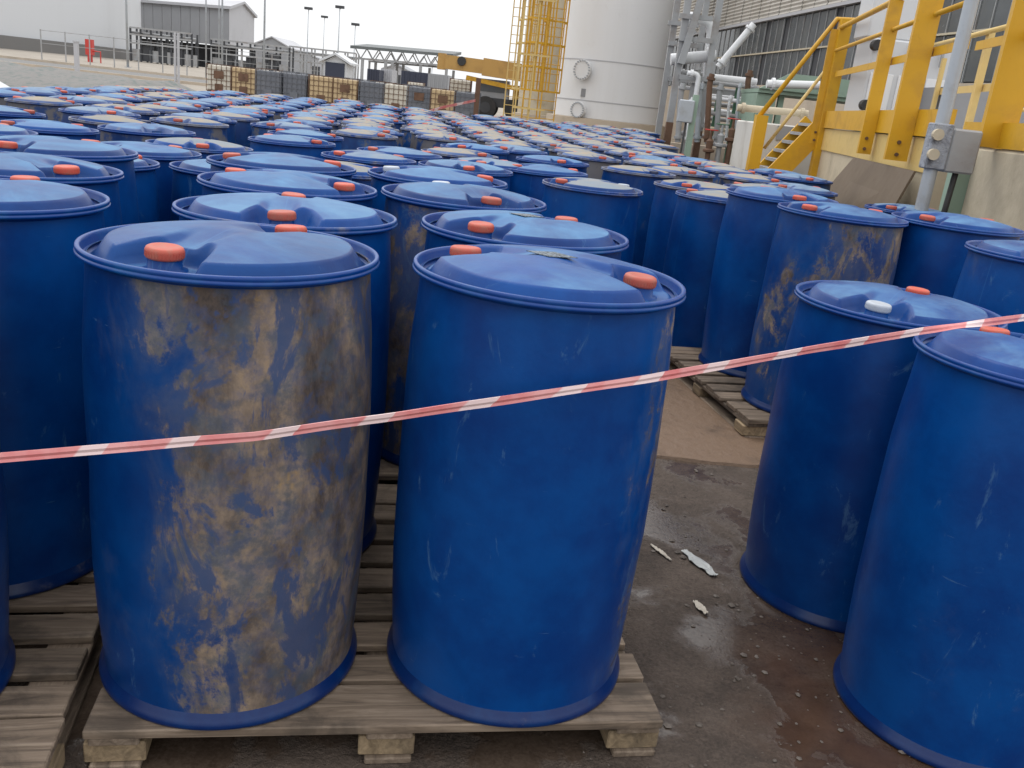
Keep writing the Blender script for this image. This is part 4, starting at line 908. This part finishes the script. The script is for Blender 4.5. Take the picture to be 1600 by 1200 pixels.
MB().tube([sd(12.2, 2.6, 2.77), sd(8.3, 2.6, 2.77)], .03, 10).build('top_rail', M_YELLOW, FR, smooth=True)
YL = thing('fixed_ladder', 'narrow yellow rung ladder standing at the platform end by the grey pole', 'ladder', (SX(9), 9, 0))
for o_ in (.55, .95): MB().bar(sd(7.25, o_, 1.476), sd(7.25, o_, 3.4), .05, .03).build('stile', M_YELLOW, YL)
for k in range(7): MB().tube([sd(7.25, .55, 1.7+.25*k), sd(7.25, .95, 1.7+.25*k)], .014, 8).build('rung', M_YELLOW2, YL)
# near section of the platform beyond the pole
PN = thing('yellow_guardrail', 'yellow guardrail with a thick post on the near cream block', 'railing', (SX(9), 9, 0))
y = 5.98
for y_, w_ in ((5.98, .17), (5.2, .14)): sbox(y_-.03, y_+.03, -.06, .14, 1.404, 2.75).build('post', M_YELLOW, PN)
sbox(4.95, 6.70, .05, .08, 1.404, 1.56).build('kick_plate', M_YELLOW, PN)
MB().tube([sd(7.0, .02, 2.62), sd(6.4, .02, 2.60), sd(4.95, .02, 2.60)], .03, 12).build('top_rail', M_YELLOW, PN, smooth=True); MB().bar(sd(6.9, .06, 2.08), sd(4.95, .06, 2.08), .012, .06).build('mid_rail', M_YELLOW, PN)
# near stair bars between the two
NS = thing('yellow_stair_rail', 'yellow sloping stair rails between the two platform blocks', 'railing', (SX(9), 9, 0))
MB().bar(sd(7.1, .4, 1.52), sd(5.7, .4, 2.36), .05, .05).build('lower_rail', M_YELLOW, NS); MB().tube([sd(7.9, .6, 1.62), sd(6.0, .6, 2.75)], .028, 10).build('hand_rail', M_YELLOW, NS, smooth=True)
for y_, z_ in ((7.8, 1.65), (6.6, 2.36)): MB().bar(sd(y_, .6, 0), sd(y_, .6, z_), .06).build('post', M_YELLOW, NS)
MB().bar(sd(7.0, .4, 0), sd(7.0, .4, 1.55), .06).build('post', M_YELLOW, NS)
# far stair at the left end
Ys = 12.35; o0 = Vector((at(1285, 200, Ys).x, Ys, 0)); ST = thing('yellow_stair', 'yellow steel stair descending from the platform with sloping handrail', 'stair', o0)
sp_ = lambda px, py, dy=0: at(px, py, Ys+dy) - o0
a, b = sp_(1308, 30), sp_(1186, 182)
MB().tube([Vector((a.x+.6, a.y, a.z+.03)), a, b], .032, 10).build('hand_rail', M_YELLOW, ST, smooth=True)
MB().tube([sp_(1288, 112), sp_(1194, 232)], .022, 8).build('mid_rail', M_YELLOW2, ST, smooth=True)
c1, c2 = sp_(1292, 190), sp_(1196, 288); MB().bar(c1, c2, .05, .26).build('stringer', M_YELLOW, ST); MB().bar(c1+Vector((0,.8,0)), c2+Vector((0,.8,0)), .05, .17).build('stringer', M_YELLOW, ST)
for i in range(7):
    q = c1.lerp(c2, (i+.5)/7); MB().box((q.x-.11, .03, q.z-.02), (q.x+.11, .77, q.z+.02)).build('tread', M_STEEL, ST)
p = sp_(1188, 190); MB().bar((p.x,-.02,0), (p.x,-.02,b.z+.02), .15).build('post', M_YELLOW, ST); p = sp_(1283, 200); MB().bar((p.x+.02,-.06,.3), (p.x+.02,-.06,a.z), .14).build('post', M_YELLOW, ST)
MB().bar((c2.x-.1,.4,0), (c2.x-.1,.4,c2.z), .1).build('post', M_YELLOW, ST)
# pale block beneath the stair
a, b = at(1176, 240, 13.6), at(1292, 240, 13.6); zt3 = at(1200, 192, 13.6).z
t = thing('concrete_block', 'whitish concrete block with a small grey plate behind the stair', 'block', (a.x, 13.6, 0)); bevel_mesh(MB().box((0,0,0), (b.x-a.x,1.5,zt3)).build('body', paint('whitewash', (.58,.56,.52), .8, (.4,.36,.3), .6, 2), t).data, .02)
q = at(1232, 209, 13.55); MB().box((q.x-a.x-.16, -.02, q.z-.1), (q.x-a.x+.14, -.003, q.z+.1)).build('plate', M_GREYCLAD, t)
# white chiller on the deck
a = at(1342, 180, 11.2); b = at(1474, 180, 11.2); c = at(1400, 62, 11.2); zd = 1.476
t = thing('white_cabinet', 'white equipment cabinet with dark ports on the yellow platform', 'cabinet', (a.x, 11.2, zd)); W = b.x-a.x; H = c.z-zd
bevel_mesh(MB().box((0,0,.04), (W,.62,H)).build('body', M_WHITE2, t).data, .02); MB().box((.05,.05,0), (W-.05,.58,.04)).build('foot_frame', M_DARK, t)
u0, u1 = at(1352, 62, 11.3).x-a.x, at(1440, 62, 11.3).x-a.x; bevel_mesh(MB().box((u0,.06,H), (u1,.56,H+.75)).build('upper_housing', M_WHITE2, t).data, .02)
for i in range(3): bevel_mesh(MB().box((W*i/3+.03,-.018,.12), (W*(i+1)/3-.03,-.003,H*.62)).build('door_panel', M_WHITE, t).data, .004)
for px, py in ((1372, 70), (1354, 164)):
    q = at(px, py, 11.1); MB().tube([(q.x-a.x,-.10,q.z-zd), (q.x-a.x,.01,q.z-zd)], .06, 14).build('port', M_BLACK, t)
for x in (W*.45, W*.8): MB().tube([(x,-.06,H*.75), (x,-.06,H*.95), (x,.05,H*.98)], .02, 8).build('pipe', M_STEEL, t)
# brown leaning sheet
t = thing('brown_sheet', 'brown board leaning against the cream plinth behind the drums', 'board', (SX(9), 9, 0))
pl = [sd(10.3, -.55, .04), sd(7.05, -.45, .04), sd(7.05, -.10, 1.17), sd(9.3, -.10, 1.17)]; nrm = (pl[1]-pl[0]).cross(pl[3]-pl[0]).normalized()*.018
MB().add(pl + [p_ + nrm for p_ in pl], [(0,1,2,3),(7,6,5,4),(0,4,5,1),(1,5,6,2),(2,6,7,3),(3,7,4,0)]).build('panel', M_BROWN, t)
MB().bar(pl[0]+nrm*.5+Vector((0,0,-.035)), pl[1]+nrm*.5+Vector((0,0,-.035)), .04, .03).build('batten', M_RUST, t)
# grey pole with junction box
p = at(1452, 275, 5.9); t = thing('steel_pole', 'pale grey steel pole with a weathered junction box clamped to it', 'pole', (p.x, 5.9, 0))
MB().tube([(0,0,0), (0,0,4.2)], .042, 20).build('shaft', M_GALV, t, smooth=False, angle=R(40))
zb1, zb2 = at(1446, 263, 5.9).z, at(1462, 192, 5.9).z
bk = MB().box((-.065,-.06,zb1), (.06,.05,zb2)); bevel_mesh(bk.build('clamp_bracket', paint('flaking_paint', (.33,.35,.39), .7, (.10,.10,.11), .95, 14, bump=.5), t).data, .008)
bevel_mesh(MB().box((.062,-.05,zb1-.01), (.25,.10,zb2-.02)).build('junction_box', M_STEEL, t).data, .012)
for z in (zb1+.09, zb1+.21): MB().tube([(-.04,-.09,z), (-.04,-.058,z)], .035, 14).build('gland', M_CREAM, t, smooth=False)
MB().tube([(.16,0,zb1), (.15,.0,zb1-.25), (.08,.02,zb1-.5), (.07,.02,.05)], .02, 8).build('cable', M_BLACK, t, smooth=True)
# green support column and dark green vessel behind
a = at(1500, 240, 6.35); tag(MB().box((a.x-.02, 6.3, 0), (a.x+.11, 6.42, 1.36)).build('green_column', M_GREEN), 'pale green steel column beside the near cream block', 'column')
p = at(1590, 120, 13); t = thing('green_vessel', 'dark green ribbed machine behind the near guardrail', 'equipment', (p.x+.6, 13, 0))
MB().lathe([(.7,0),(.7,1.6),(.8,1.62),(.8,1.7),(.7,1.72),(.7,3.6),(.3,4.0),(.05,4.05)], 32).build('casing', M_DGREEN, t, angle=R(40))
for k in range(8): MB().lathe([(.70,1.9+.2*k),(.73,1.9+.2*k),(.73,1.96+.2*k),(.70,1.96+.2*k)], 32).build('fin', M_DGREEN, t)
p = at(1545, 180, 10.5); t = thing('steel_cabinet', 'grey steel control cabinet behind the sloping yellow rails', 'cabinet', (p.x, 10.5, 0)); MB().box((-.5,0,0), (1.4,1,2.0)).build('body', M_GREYCLAD, t); 
for i in range(3): MB().box((-.45+.6*i,-.02,.2), (.1+.6*i,-.003,1.9)).build('door', M_GREYCLAD, t)
